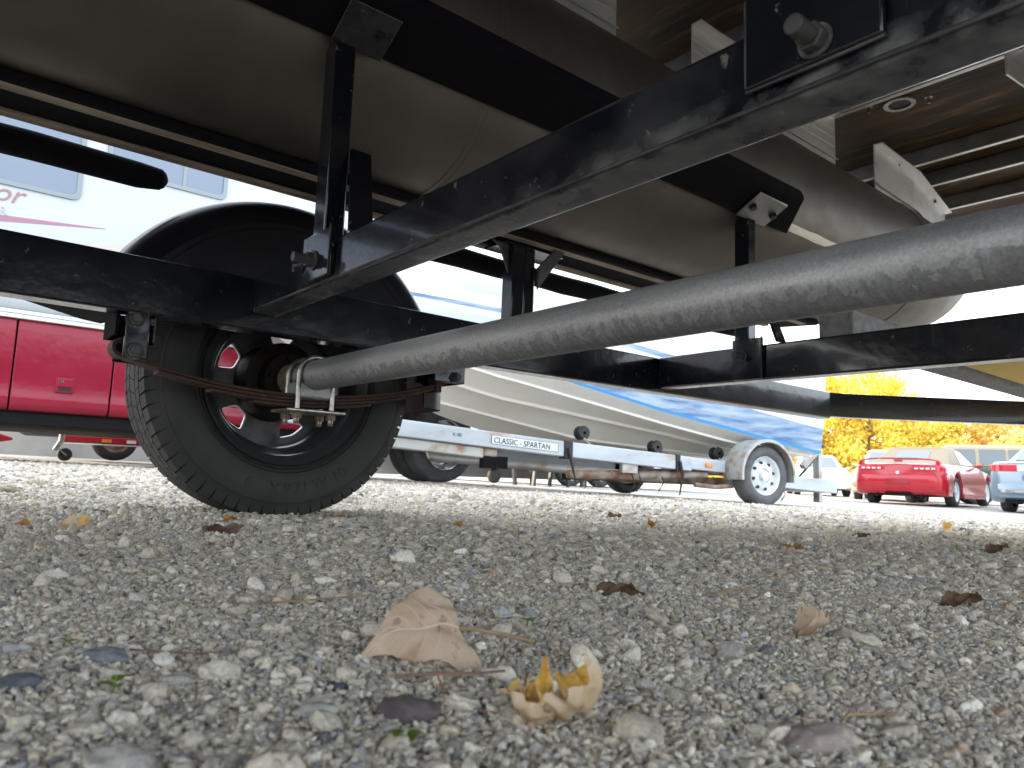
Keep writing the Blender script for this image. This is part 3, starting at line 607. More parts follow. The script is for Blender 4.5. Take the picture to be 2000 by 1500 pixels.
def wheel(sgn):
    w_ = thing('wheel', None, None, (AX, WY + .1 if sgn > 0 else mir(WY + .1), AZ + CAMH)); w_.parent = T; base = w_.location.copy(); BASE[w_.name] = base.copy(); w_.location = base - BASE[T.name]
    fy = (lambda y: y) if sgn > 0 else mir
    def fix(mb): mb.v = [(x, fy(y), z) for x, y, z in mb.v]; return mb
    m = MB(); make_tyre(m, tyre_c, .319, WW, .193, WY); ty = tb(fix(m), 'tyre', 'tyre', w_, smooth=45)
    # sidewall ring ribs
    m = MB()
    for rr, yy in ((.206, .0065), (.214, .004), (.285, .004)): m.lathe([(rr - .0015, yy + .002), (rr, yy - .0015), (rr + .0015, yy + .002)], (AX, WY, AZ), 'y', 96); m.mark()
    tb(fix(m), 'sidewall_rib', 'tyre', ty)
    # tread blocks
    m = MB(); nb = 66; R1 = .319; cols_ = [(.004, .046, 'sh'), (.051, .078, 'a'), (.083, .121, 'b'), (.126, .153, 'a'), (.158, .200, 'sh2')]
    for ci, (ya, yb, kd) in enumerate(cols_):
        for k in range(nb):
            a0 = 2 * PI * (k + (.5 if ci % 2 else 0)) / nb; a1 = a0 + 2 * PI / nb * (.86 if kd.startswith('sh') else .93)
            sk = {'sh': .020, 'sh2': -.020, 'a': .028, 'b': -.028}[kd]
            def P(a, y, r): return (AX + r * math.cos(a), WY + y, AZ + r * math.sin(a))
            if kd == 'sh':  rr = [(R1 - .013, R1 - .030), (R1, R1 - .011)]; ys = (ya + .006, yb)
            elif kd == 'sh2': rr = None
            if kd in ('sh', 'sh2'):
                yin, yout = (yb, ya) if kd == 'sh' else (ya, yb)
                yb2 = yout + (.012 if kd == 'sh' else -.012)
                top = [P(a0, yb2, R1 - .0035), P(a1, yb2, R1 - .0035), P(a1 + sk, yin, R1), P(a0 + sk, yin, R1)]
                low = [P(a0 - .01, yout + (.003 if kd == 'sh' else -.003), R1 - .026), P(a1 - .01, yout + (.003 if kd == 'sh' else -.003), R1 - .026), P(a1 + sk, yin, R1 - .012), P(a0 + sk, yin, R1 - .012)]
            else:
                top = [P(a0, ya, R1), P(a1, ya, R1), P(a1 + sk, yb, R1), P(a0 + sk, yb, R1)]; low = [P(a0, ya, R1 - .012), P(a1, ya, R1 - .012), P(a1 + sk, yb, R1 - .012), P(a0 + sk, yb, R1 - .012)]
            m.add(low + top, [(3, 2, 1, 0), (4, 5, 6, 7), (0, 1, 5, 4), (1, 2, 6, 5), (2, 3, 7, 6), (3, 0, 4, 7)])
    tag(tb(fix(m), 'tread_block', 'tyre', ty, smooth=0), kind='stuff')
    # rim barrel
    m = MB(); pr_ = [(.1985, .020), (.1995, .012), (.196, .008), (.192, .011), (.1885, .020), (.178, .026), (.1745, .034), (.1735, .060), (.160, .073), (.1545, .084), (.1545, .128), (.168, .150), (.175, .170), (.190, .186), (.198, .192)]
    m.lathe([(r, WY + y) for r, y in pr_], tyre_c, 'y', 96); rim = tb(fix(m), 'rim', 'rim', w_, smooth=50)
    holes = []; lips = MB()
    for hdeg in (10, 82, 154, 226, 298):
        h = math.radians(hdeg); pr2 = [(.096, -.19), (.137, -.275), (.141, 0), (.137, .275), (.096, .19)]
        pts = [((r * math.cos(h + da)), (r * math.sin(h + da))) for r, da in pr2]; rc = rounded_curve(pts, .011); holes.append([(p[0], p[1]) for p in rc])
        lp = [(AX + p[0], WY + .139, AZ + p[1]) for p in rc]; lips.tube(lp + [lp[0], lp[1]], .0036, 8, cap=False); lips.mark()
    me = disc_with_holes('wheel_disc', .055, .1548, holes, .006, 'rimdisc', .0012); o = bpy.data.objects.new('wheel_disc', me); COL.objects.link(o)
    o.rotation_euler = (PI / 2, 0, 0); register(o, rim, (AX, fy(WY + .134), AZ + CAMH))
    if sgn > 0: tb(lips, 'hole_edge', 'lip', rim)
    m = MB(); m.lathe([(0, WY - .012), (.03, WY - .012), (.034, WY + .01), (.062, WY + .014), (.066, WY + .05), (.092, WY + .055), (.094, WY + .128), (0, WY + .128)], tyre_c, 'y', 48)
    for k in range(5): a = k * 2 * PI / 5 + .5; m.tube([(AX + .05 * math.cos(a), WY + .016, AZ + .05 * math.sin(a)), (AX + .05 * math.cos(a), WY + .002, AZ + .05 * math.sin(a))], .007, 6)
    tb(fix(m), 'brake_drum', 'hub', w_, smooth=40)
    return w_
W1 = wheel(1)
# embossed figures on the near tyre sidewall
ang0 = math.radians(-112)
for ch, da in (('6', 0), ('X', 13), ('9', 21), ('7', 26.5), ('1', 31), ('W', 37), ('1', 49), ('0', 53.5)):
    a = ang0 + math.radians(da); rr = .262
    t = text(ch, 'sidewall_letter', 'tyre', W1, (AX + rr * math.cos(a) - .008 * math.sin(a) * 0, WY - .0012, AZ + CAMH + rr * math.sin(a)), .036, (PI / 2, -(a + PI / 2), 0), depth=.0012)
# fenders
def fender(sgn):
    fy = (lambda y: y) if sgn > 0 else mir
    def fix(mb): mb.v = [(x, fy(y), z) for x, y, z in mb.v]; return mb
    FC = (.647, 0, .173); FR = .424
    m = MB(); m.lathe([(FR - .075, 1.5615), (FR - .045, 1.5645), (FR - .022, 1.574), (FR - .007, 1.590), (FR, 1.612), (FR, 1.74), (FR - .004, 1.86), (FR - .016, 1.885), (FR - .022, 1.878), (FR - .010, 1.855), (FR - .006, 1.74), (FR - .006, 1.618), (FR - .013, 1.596), (FR - .026, 1.580), (FR - .047, 1.5705), (FR - .075, 1.567)], FC, 'y', 64, math.radians(-2), math.radians(158), closed=True)
    fe = tb(fix(m), 'fender', 'plastic', smooth=50)
    poly = [(FC[0] + (FR - .06) * math.cos(a), FC[2] + (FR - .06) * math.sin(a)) for a in np.linspace(math.radians(24), math.radians(156), 48)]
    m = MB(); m.prism(poly, 'y', 1.562, 1.566); tb(fix(m), 'fender_skirt', 'plastic', fe)
    m = MB(); m.loft([[(x_, 1.60, z_), (x_, 1.885, z_), (x_, 1.885, z_ + .007), (x_, 1.60, z_ + .007)] for x_, z_ in ((.345, .318), (.325, .309), (.285, .313), (.22, .327), (.155, .341))], closed=True)
    tb(fix(m), 'fender_step', 'dull', fe, bevel=.002)
fender(1)
# bunks
def bunk(sgn):
    fy = (lambda y: y) if sgn > 0 else mir
    def fix(mb): mb.v = [(x, fy(y), z) for x, y, z in mb.v]; return mb
    m = MB(); P0, P1 = (1.060, .816), (1.172, .755); o_ = (.016, .036)
    secs = []
    for f_ in (0, 1):
        xa, xb = (-1.9, -1.9) if f_ == 0 else (1.93, 2.02)
        secs.append([(xa, P0[0], P0[1]), (xb, P1[0], P1[1]), (xb, P1[0] + o_[0], P1[1] + o_[1]), (xa, P0[0] + o_[0], P0[1] + o_[1])])
    m.loft(secs, closed=True); b1 = tb(fix(m), 'bunk', 'carpet', bevel=.012, seg=3)
    m = MB(); m.loft([[(x_, 1.440, .622), (x_, 1.604, .634), (x_, 1.612, .690), (x_, 1.434, .638)] for x_ in (-1.9, 2.7)], closed=True)
    b2 = tb(fix(m), 'bunk', 'carpet', bevel=.006)
    m = MB(); m.loft([[(x_, 1.4600, .6210), (x_, 1.4880, .6210), (x_, 1.4880, .6315), (x_, 1.4600, .6315)] for x_ in np.linspace(-1.9, 2.65, 8)], closed=True); tb(fix(m), 'board_edge', 'tan', b2, bevel=.002)
    m = MB(); m.loft([[(x_, 1.592, .6245), (x_, 1.618, .6245), (x_, 1.618, .6335), (x_, 1.592, .6335)] for x_ in np.linspace(-1.9, 2.6, 8)], closed=True); tb(fix(m), 'board_edge', 'tan', b2, bevel=.002)
    def rod(x0, x1):
        m = MB(); yc, zc, r = 1.66, .598, .0275; pts = [(x0, yc, zc)] + [(x0 + (x1 - x0) * t, yc, zc + (-.002 if i % 2 else .001)) for i, t in enumerate(np.linspace(.02, .98, 12))] + [(x1, yc, zc)]
        rs = [r * .8] + [r * (1 + .03 * math.sin(i * 2.1)) for i in range(12)] + [r * .8]; m.tube(pts, rs, 20)
        k = 1 if x1 > x0 else -1; m.tube([(x1, yc, zc), (x1 + .008 * k, yc, zc), (x1 + .014 * k, yc, zc)], [r * .8, r * .6, r * .2], 20)
        tb(fix(m), 'carpeted_roller', 'carpet', smooth=60)
    rod(-1.8, .37); rod(2.5, .99)
    # posts for inner bunk
    for xb, beam in ((.522, 1), (1.79, 2), (-1.2, 3)):
        m = MB(); m.box(xb - .002, xb + .036, 1.158, 1.203, .3835, .772); po = tb(fix(m), 'bunk_post', 'black', bevel=.003)
        m = MB(); zb = .318 if beam == 1 else .286
        m.box(xb - .0095, xb - .001, 1.112, 1.222 if beam == 1 else 1.205, zb, .400); tb(fix(m), 'mount_plate', 'black', po, bevel=.002)
        m = MB(); m.box(xb - .012, xb - .0095, 1.1105, 1.114, zb, .402); tb(fix(m), 'plate_edge', 'darkrubber', po)
        m = MB(); bolt(m, (xb - .0095, fy(1.175), .352), (-1, 0, 0), .0085, .022, .013); tb(m, 'bolt', 'black_dusty', po, smooth=30)
        if beam == 1: m = MB(); m.tube([(xb - .012, fy(1.212), .352), (xb - .02, fy(1.232), .352), (xb - .018, fy(1.236), .343)], .003, 8); tb(m, 'bolt', 'weld', po)
        m = MB(); m.loft([[(xb + .036, 1.150, .560), (xb + .075, 1.150, .560), (xb + .075, 1.158, .560), (xb + .036, 1.158, .560)], [(xb + .002, 1.070, .384), (xb + .046, 1.070, .384), (xb + .046, 1.078, .384), (xb + .002, 1.078, .384)]], closed=True)
        tb(fix(m), 'brace_strap', 'black', po, bevel=.0015)
        m = MB(); yy0, yy1 = 1.088, 1.165
        def zz(y): return .816 - (y - 1.06) * (.061 / .112) - .0055
        xa_, xc_ = (xb - .012, xb + .088) if beam == 1 else (xb - .05, xb + .09)
        m.loft([[(xa_, yy0, zz(yy0) - .006), (xc_, yy0, zz(yy0) - .006), (xc_, yy0, zz(yy0)), (xa_, yy0, zz(yy0))], [(xa_, yy1, zz(yy1) - .006), (xc_, yy1, zz(yy1) - .006), (xc_, yy1, zz(yy1)), (xa_, yy1, zz(yy1))]], closed=True)
        tp = tb(fix(m), 'top_plate', 'black' if beam != 2 else 'web', po, bevel=.002)
        m = MB()
        for bx in (xb - .03, xb + .07)[beam == 1:]: m.tube([(bx, fy(1.126), zz(1.126) - .004), (bx + .0, fy(1.122), zz(1.126) - .016)], .011, 6); m.mark()
        tb(m, 'bolt', 'darkrubber', tp)
    for xb in (1.20, -.028, -1.15):
        m = MB(); m.box(xb, xb + .042, 1.483, 1.527, .3805, .6155); m.mark(); m.box(xb + .046, xb + .082, 1.488, 1.527, .3805, .612); po = tb(fix(m), 'bunk_post', 'black', bevel=.003)
        m = MB(); m.prism([(xb + .08, .50), (xb + .175, .622), (xb + .14, .624), (xb + .08, .56)], 'y', 1.470, 1.478); m.mark(); m.prism([(xb, .535), (xb - .03, .6), (xb - .055, .614), (xb, .614)], 'y', 1.5, 1.506)
        if xb > 1: tb(fix(m), 'gusset', 'black_dusty', po, bevel=.001)
        m = MB(); m.box(xb - .02, xb + .19, 1.49, 1.585, .6125, .6195)
        if xb > 1: tb(fix(m), 'top_plate', 'black', po, bevel=.001)
bunk(1); bunk(-1)
# centre plate on the first cross beam with its big bolt
m = MB(); m.box(.512, .5205, .222, .334, .3255, .405); cp = tb(m, 'mount_plate', 'black', bevel=.0015)
m = MB(); m.tube([(.5125, .334, .3265), (.5125, .3345, .404)], .0010, 8); m.mark(); m.tube([(.5165, .336, .3255), (.5165, .28, .3245), (.5165, .222, .3252)], .0018, 8); tb(m, 'weld_bead', 'black_dusty', cp)
m = MB(); px_ = .512; m.tube([(px_, .272, .3405), (px_ - .003, .272, .3405)], .0140, 28); tb(m, 'washer', 'weld', cp, bevel=.0006)
m = MB(); m.tube([(px_ - .003, .272, .341), (px_ - .012, .272, .341)], .0118, 6); m.tube([(px_ - .012, .272, .341), (px_ - .034, .272, .341)], .0080, 20); tb(m, 'bolt', 'black_dusty', cp, bevel=.0012, smooth=30)
m = MB(); m.box(.523, .60, .10, .24, .4, .47); tb(m, 'bow_bracket', 'black', bevel=.004)

# ------------------------------------------------------------------ pontoon boat above
B = thing('pontoon_boat', 'aluminium pontoon boat seen from below on the black trailer', 'pontoon boat', (0, YC, CAMH + .64))
PYC, PZ, PR = 1.418, .92, .28
scum = mat('waterline_scum_aluminium', (0.56, 0.54, 0.5), 0.4, 0.85, col2=(0.42, 0.36, 0.28), scale=3, thr=(.35, .75), stretch=(.4, 1, 1), bump=.25, bscale=90, fine=.2); M['scum'] = scum
def pontoon(sgn):
    yc = PYC if sgn > 0 else mir(PYC)
    secs = []; nseg = 64
    xs = [(-2.1, 1, 0), (-1, 1, 0), (.5, 1, 0), (1.8, 1, 0), (2.955, 1, 0)]
    for x_, s_, dz in xs: secs.append([(x_, yc + PR * s_ * math.cos(a), PZ + dz + PR * s_ * math.sin(a)) for a in np.linspace(0, 2 * PI, nseg, endpoint=False)])
    m = MB(); m.loft(secs, closed=True); p = build(m, 'pontoon_tube', 'alu', B, off=OZ, smooth=60)
    secs = []
    for x_, zb, zt, wf in ((2.962, .64, 1.20, 1), (3.12, .645, 1.20, .99), (3.30, .675, 1.195, .95), (3.50, .73, 1.185, .84), (3.66, .80, 1.17, .66), (3.76, .88, 1.15, .42), (3.80, .96, 1.12, .15)):
        cz = (zb + zt) / 2; hz_ = (zt - zb) / 2; secs.append([(x_, yc + PR * wf * math.cos(a), cz + hz_ * math.sin(a)) for a in np.linspace(0, 2 * PI, nseg, endpoint=False)])
    m = MB(); m.loft(secs, closed=True); build(m, 'nose_cone', 'alu', p, off=OZ, smooth=60)
    for x_, w_, bulge, mt_ in ((.87, .004, .0012, 'alu'), (.885, .003, .0010, 'alu'), (2.958, .005, .0016, 'darkrubber'), (-1.3, .006, .002, 'alubright')):
        m = MB(); m.lathe([(PR - .002, x_ - w_), (PR + bulge, x_), (PR - .002, x_ + w_)], (0, yc, PZ), 'x', 72); build(m, 'weld_seam', mt_, p, off=OZ)
    # wear strip under the tube
    s_ = -1 if sgn > 0 else 1
    a0 = math.radians(250 if sgn > 0 else 290)
    m = MB(); secs = []
    for x_ in np.linspace(1.6, 3.02, 30):
        wv = .004 * math.sin(x_ * 31) + .003 * math.sin(x_ * 77); secs.append([(x_, yc + (PR + .0022) * math.cos(a), PZ + (PR + .0022) * math.sin(a)) for a in (math.radians(206) + wv, math.radians(211) - wv * .6)])
    m.loft(secs, cap=False)
    if sgn > 0: build(m, 'waterline_mark', 'scum', p, off=OZ)
    # risers
    def R_(pts):  # pts: (x, y) polyline for the riser foot
        m = MB(); zl, zh = 1.120, 1.288
        fyy = (lambda y: y) if sgn > 0 else mir
        for i in range(len(pts) - 1):
            (xa, ya), (xb, yb) = pts[i], pts[i + 1]
            m.hexa([(xa, fyy(ya), zl), (xb, fyy(yb), zl), (xb, fyy(yb + .004), zl), (xa, fyy(ya + .004), zl), (xa, fyy(ya), zh), (xb, fyy(yb), zh), (xb, fyy(yb + .004), zh), (xa, fyy(ya + .004), zh)])
            m.hexa([(xa, fyy(ya - .03), zh - .0005), (xb, fyy(yb - .03), zh - .0005), (xb, fyy(yb + .004), zh - .0005), (xa, fyy(ya + .004), zh - .0005), (xa, fyy(ya - .03), zh + .004), (xb, fyy(yb - .03), zh + .004), (xb, fyy(yb + .004), zh + .004), (xa, fyy(ya + .004), zh + .004)])
            m.hexa([(xa, fyy(ya - .012), zl + .012), (xb, fyy(yb - .012), zl + .012), (xb, fyy(yb), zl + .02), (xa, fyy(ya), zl + .02), (xa, fyy(ya - .012), zl + .016), (xb, fyy(yb - .012), zl + .016), (xb, fyy(yb), zl + .024), (xa, fyy(ya), zl + .024)])
        r_ = build(m, 'riser_bracket', 'alubright', B, off=OZ)
        if len(pts) > 2 or pts[-1][0] > 3:
            m = MB()
            for t in (.25, .5, .78):
                x_ = pts[0][0] + (pts[-1][0] - pts[0][0]) * t; y_ = pts[0][1] + (pts[-1][1] - pts[0][1]) * t; m.tube([(x_, fyy(y_ - .014), zh - .001), (x_, fyy(y_ - .014), zh - .009)], .006, 6); m.mark()
            build(m, 'screw', 'darkrubber', r_, off=OZ)
        m = MB()
        for k in (1, 2, 3):
            z_ = zl + .03 + k * .032; m.box(pts[0][0] + .004, pts[-1][0] - .004, fyy(pts[0][1]) - .0012 * s_ * -1 - .0008, fyy(pts[0][1]) + .0004, z_, z_ + .003); m.mark()
        if len(pts) == 2: build(m, 'riser_rib', 'alubright', r_, off=OZ)
    R_([(-1.9, 1.22), (-1.0, 1.22)]); R_([(-.7, 1.22), (1.296, 1.22)]); R_([(1.61, 1.22), (2.42, 1.22)]); R_([(2.72, 1.22), (3.1, 1.235), (3.66, 1.325)])
pontoon(1); pontoon(-1)
ch_x = [-1.72, -1.11, -.50, -.02, .567 + .02, 1.187, 1.797, 2.416, 3.03, 3.283, 3.62]
for i, x_ in enumerate(ch_x):
    m = MB(); ya, yb = -.78, 1.78; m.box(x_ + .001, x_ + .005, ya, yb, 1.2935, 1.358); m.box(x_ - .012, x_ + .005, ya, yb, 1.2925, 1.2965); m.box(x_ + .001, x_ + .04, ya, yb, 1.3545, 1.3585)
    c_ = build(m, 'cross_channel', 'web', B, off=OZ)
    m = MB(); m.box(x_ - .0125, x_ + .006, ya, yb, 1.2895, 1.2922); build(m, 'channel_lip', 'alubright', c_, off=OZ)
sheets = [-2.1, -1.66, -.44, .78, 2.00, 3.22, 4.02]
for a, b_ in zip(sheets[:-1], sheets[1:]):
    for ya, yb in ((-.80, .36), (.364, 1.80)):
        m = MB(); m.box(a + .002, b_ - .002, ya, yb, 1.3592, 1.378); build(m, 'plywood_sheet', 'ply', B, off=OZ)
m = MB(); m.lathe([(.036, 0), (.052, 0), (.052, .008), (.036, .008)], (2.60, 1.075, 1.350), 'z', 28, closed=True); dr = build(m, 'drain_ring', 'zinc', B, off=OZ)
m = MB(); m.lathe([(.0, .0), (.034, .0), (.034, .004), (0, .004)], (2.60, 1.075, 1.354), 'z', 28, closed=True); build(m, 'drain_hole', 'darkrubber', dr, off=OZ)
m = MB()
for x_, y_ in ((2.55, 1.16), (2.63, .99), (2.50, .84), (2.62, .70)): m.tube([(x_, y_, 1.3585), (x_, y_, 1.335)], .006, 6); m.tube([(x_, y_, 1.3585), (x_, y_, 1.3555)], .013, 12); m.mark()
build(m, 'screw', 'zinc', B, off=OZ)
m = MB(); m.hexa([(2.31, .66, 1.18), (2.9, .60, 1.18), (2.9, .606, 1.18), (2.31, .666, 1.18), (2.31, .66, 1.287), (2.9, .60, 1.287), (2.9, .606, 1.287), (2.31, .666, 1.287)]); build(m, 'riser_bracket', 'alubright', B, off=OZ)
m = MB(); m.box(4.0, 4.03, -.80, 1.80, 1.30, 1.40); build(m, 'deck_trim', 'alubright', B, off=OZ)
for ya in (1.80, -.83): m = MB(); m.box(-2.1, 4.03, ya, ya + .03, 1.34, 1.40); build(m, 'deck_trim', 'alubright', B, off=OZ)
# railing panels on the deck (seen only from outside)
for ya in (1.74,): m = MB(); m.box(-1.9, 3.6, ya, ya + .02, 1.44, 2.02); build(m, 'rail_panel', 'canvas', B, off=OZ)

# ------------------------------------------------------------------ motorhome (white over red) parallel to the trailer
MH = thing('motorhome', 'white motorhome with red lower skirt and bluish windows behind the tyre', 'motorhome', (0.5, 7.8, float(plane_z(.5, 7.8))))
def mb_(mb, name, m, parent=MH, **k): return build(mb, name, m, parent, off=OZ, **k)
Y0 = 6.6
m = MB(); m.box(-6.5, 6.2, Y0, Y0 + 2.45, 1.10, 3.55); body = mb_(m, 'body', 'whitebody', bevel=.08, seg=4)
m = MB(); m.box(-6.5, 6.2, Y0 - .012, Y0 + .1, 1.072, 1.100); m2 = MB(); m2.box(-6.5, 6.2, Y0 - .02, Y0 + .1, 1.036, 1.066)
mb_(m, 'trim_strip', 'trim', bevel=.004); mb_(m2, 'trim_strip', 'trim', bevel=.004)
m = MB(); m.box(-6.4, 3.60, Y0 + .06, Y0 + 2.40, .345, 1.09); mb_(m, 'lower_body', 'underbody')
m = MB(); m.box(-6.3, 3.55, Y0 + .08, Y0 + 2.35, .255, .344); mb_(m, 'underbody', 'underbody')
xx = .595 - .668 * 10
k = 0
while xx + .66 < 3.62:
    x1 = xx + .660
    m = MB(); secs = []
    for z_, y_ in ((.350, .045), (.372, .018), (.40, .006), (.46, .004), (.475, .010), (.60, 0), (.8, -.004), (.95, 0), (1.020, .004), (1.032, .012)):
        secs.append([(xx + .004, Y0 + y_, z_), (x1, Y0 + y_, z_), (x1, Y0 + .058, z_), (xx + .004, Y0 + .058, z_)])
    m.loft(secs, closed=True); d = mb_(m, 'compartment_door', 'redskirt', bevel=.004, smooth=50)
    if -2.5 < xx < 3.0:
        lx = xx + .345
        m = MB(); m.lathe([(.0, 0), (.02, 0), (.02, .006)], (lx, Y0 - .01, .60), 'y', 16)
        m = MB(); m.box(lx - .062, lx + .062, Y0 - .007, Y0 + .004, .505, .622); fr = mb_(m, 'latch', 'redskirt', d, bevel=.012, seg=3)
        m = MB(); m.box(lx - .044, lx + .044, Y0 - .0085, Y0 - .0072, .518, .545); mb_(m, 'latch_recess', 'darkrubber', fr, bevel=.0005)
        m = MB(); m.box(lx - .05, lx + .05, Y0 - .018, Y0 - .008, .55, .612); mb_(m, 'latch_handle', 'redskirt', fr, bevel=.006)
        m = MB(); m.lathe([(0, 0), (.011, 0), (.013, .006)], (lx - .02, Y0 - .023, .592), 'y', 16); mb_(m, 'lock', 'chrome', fr)
    xx += .668; k += 1
def rounded_rect(x0, x1, z0, z1, r, n=6):
    return [(p[0], p[1]) for p in rounded_curve([(x0, z0), (x1, z0), (x1, z1), (x0, z1)], r, n)]
def rv_window(x0, x1, z0, z1, div=None, par=body):
    outer = rounded_rect(x0, x1, z0, z1, .07); inner = rounded_rect(x0 + .035, x1 - .035, z0 + .035, z1 - .035, .05)
    n_ = len(outer); m = MB(); vs = [(a, Y0 - .016, b_) for a, b_ in outer] + [(a, Y0 - .016, b_) for a, b_ in inner] + [(a, Y0 + .004, b_) for a, b_ in outer] + [(a, Y0 + .004, b_) for a, b_ in inner]
    fs = []
    for i in range(n_):
        j = (i + 1) % n_; fs += [(i, j, n_ + j, n_ + i), (i, j, 2 * n_ + j, 2 * n_ + i), (n_ + i, n_ + j, 3 * n_ + j, 3 * n_ + i)]
    m.add(vs, fs); w_ = mb_(m, 'window', 'wframe', par, smooth=30)
    m = MB(); m.prism(inner, 'y', Y0 - .006, Y0 - .003); mb_(m, 'pane', 'wglass', w_)
    if div: m = MB(); m.box(div - .014, div + .014, Y0 - .013, Y0 - .0065, z0 + .036, z1 - .036); mb_(m, 'window_bar', 'wframe', w_)
rv_window(-.25, .905, 2.03, 2.78); rv_window(1.06, 2.02, 2.335, 2.95, 1.66); rv_window(-2.9, -1.5, 2.03, 2.8)
m = MB(); m.prism([(-5.5, 1.52), (-2, 1.60), (.2, 1.715), (1.10, 1.853), (1.10, 1.857), (.2, 1.775), (-2, 1.73), (-5.5, 1.74)], 'y', Y0 - .003, Y0 + .002); tag(mb_(m, 'stripe', 'maroonband'), 'thin maroon swoosh')
m = MB(); m.prism([(-5.5, 1.2), (5.5, 1.2), (5.5, 1.78), (3, 1.80), (1.4, 1.76), (.65, 1.66), (-1, 1.40), (-5.5, 1.30)], 'y', Y0 - .0022, Y0 + .002); tag(mb_(m, 'stripe', 'beigeband'), 'pale beige lower band')
text('or', 'lettering', 'lettering', MH, (.335, Y0 - .004, 1.905 + CAMH), .20, (PI / 2, 0, 0), shear=.35)
text('ER', 'lettering', 'greylettering', MH, (.33, Y0 - .004, 1.80 + CAMH), .085, (PI / 2, 0, 0), sx=1.25)
# rear dual wheels
def simple_wheel(cx, cy, cz, R_, W, side, par, rimr=.6, tm='greytyre', rm='whitewheel', holes=8, off=OZ, name='wheel'):
    """side=-1: outer face towards -y. Root empty > tyre, rim"""
    w_ = bpy.data.objects.new(name, None); COL.objects.link(w_); w_.empty_display_size = .1; c = Vector((cx, cy, cz)) + Vector(off)
    w_.parent = par; w_.location = c - BASE[par.name]; BASE[w_.name] = c
    rr = R_ * rimr; h = W / 2
    m = MB(); P = [(rr, -h + .03), (rr + .012, -h + .008), (rr + (R_ - rr) * .45, -h - .004), (R_ * .93, -h + .008), (R_ * .985, -h + .028), (R_, -h + .06), (R_, h - .06), (R_ * .985, h - .028), (R_ * .93, h - .008), (rr + (R_ - rr) * .45, h + .004), (rr + .012, h - .008), (rr, h - .03)]
    m.lathe([(r, cy + y) for r, y in P], (cx, 0, cz), 'y', 56); build(m, 'tyre', tm, w_, off=off, smooth=45)
    m = MB(); q = [(rr + .008, -h + .018), (rr + .002, -h + .008), (rr - .01, -h + .02), (rr - .02, -h + .05), (rr * .78, -h + .06), (rr * .62, -h + .035), (rr * .42, -h + .03), (rr * .40, -h + .05), (rr * .26, -h + .05), (rr * .24, -h + .01), (0, -h + .008)]
    q = [(r, cy + (y if side < 0 else -y)) for r, y in q]; m.lathe(q, (cx, 0, cz), 'y', 56); ri = build(m, 'rim', rm, w_, off=off, smooth=40)
    yh = cy + (-h + .045) * (1 if side < 0 else -1)
    for i in range(holes):
        a = 2 * PI * i / holes + .2; p = (cx + rr * .70 * math.cos(a), yh, cz + rr * .70 * math.sin(a)); mm = MB(); mm.tube([(p[0], p[1] - .012, p[2]), (p[0], p[1] + .014, p[2])], rr * .085, 10); build(mm, 'vent_hole', 'darkrubber', ri, off=off)
    return w_
for yc, rm in ((6.78, 'chrome'), (7.10, 'underbody')):
    simple_wheel(4.55, yc, -.094 + .40, .405, .25, -1, MH, rimr=.66, rm=rm, holes=8 if rm == 'chrome' else 0, name='rear_wheel')
simple_wheel(-4.2, 6.75, -.02 + .40, .405, .25, -1, MH, rimr=.66, rm='chrome', holes=0, name='front_wheel')
m = MB(); m.box(3.60, 6.2, Y0 + .004, Y0 + 2.4, .72, 1.07); mb_(m, 'rear_skirt', 'trim')

# things seen beneath the motorhome at the left edge
RT_ = thing('red_trailer', 'red low trailer with chrome strip and small lights under the motorhome', 'trailer', (1.0, 10.2, float(plane_z(1, 10.2))))
def rt(mb, name, m, parent=RT_, **k): return build(mb, name, m, parent, off=OZ, **k)
m = MB(); m.loft([[(x_, 10.0, zl), (x_, 10.5, zl), (x_, 10.5, zt), (x_, 10.0, zt)] for x_, zl, zt in ((-1.4, .12, .34), (.55, .12, .34), (.78, .15, .28), (.98, .19, .22))], closed=True); rt(m, 'bow_panel', 'redcar', bevel=.01)
m = MB(); m.box(-1.4, .6, 9.985, 9.998, .215, .24); rt(m, 'chrome_strip', 'chrome')
m = MB(); m.box(1.42, 3.1, 9.9, 10.0, .195, .275); fr = rt(m, 'frame', 'redcar', bevel=.006)
m = MB(); m.box(1.42, 3.1, 9.885, 9.899, .18, .195); rt(m, 'chrome_strip', 'chrome', fr)
for x_, l_, c_ in ((1.85, .10, 'amber'), (2.12, .10, 'whitewheel'), (2.42, .09, 'whitewheel'), (2.75, .07, 'amber')):
    m = MB(); m.box(x_, x_ + l_, 9.88, 9.899, .215, .252); rt(m, 'side_light', c_, fr, bevel=.003)
m = MB(); m.box(1.2, 4.2, 10.02, 12, .30, 2.4); rt(m, 'hull', 'underbody', bevel=.1)
simple_wheel(2.05, 10.2, .015 + .24, .25, .2, -1, RT_, rm='rustbeam', tm='tyre', holes=0); simple_wheel(2.75, 10.15, .01 + .23, .24, .18, -1, RT_, rm='wood', tm='greytyre', holes=0)
J = thing('trailer_jack', 'grey jack stand with small black wheel under the red motorhome', 'jack', (1.36, 9.35, float(plane_z(1.36, 9.35))))
def jk(mb, name, m, parent=J, **k): return build(mb, name, m, parent, off=(0, 0, 0), **k)
gz_ = float(plane_z(1.36, 9.35))
m = MB(); m.tube([(1.30, 9.35, gz_ + .11), (1.36, 9.35, gz_ + .22), (1.36, 9.35, gz_ + .46)], [.022, .028, .028], 12); jk(m, 'jack_tube', 'galvfender')
m = MB(); m.lathe([(0, -.025), (.06, -.025), (.07, -.015), (.07, .015), (.06, .025), (0, .025)], (1.40, 9.33, gz_ + .068), 'y', 24); jk(m, 'jack_wheel', 'tyre')
m = MB(); m.bar((1.30, 9.33, gz_ + .15), (1.41, 9.30, gz_ + .06), .012, .05, (0, 1, 0)); jk(m, 'fork', 'galvfender')
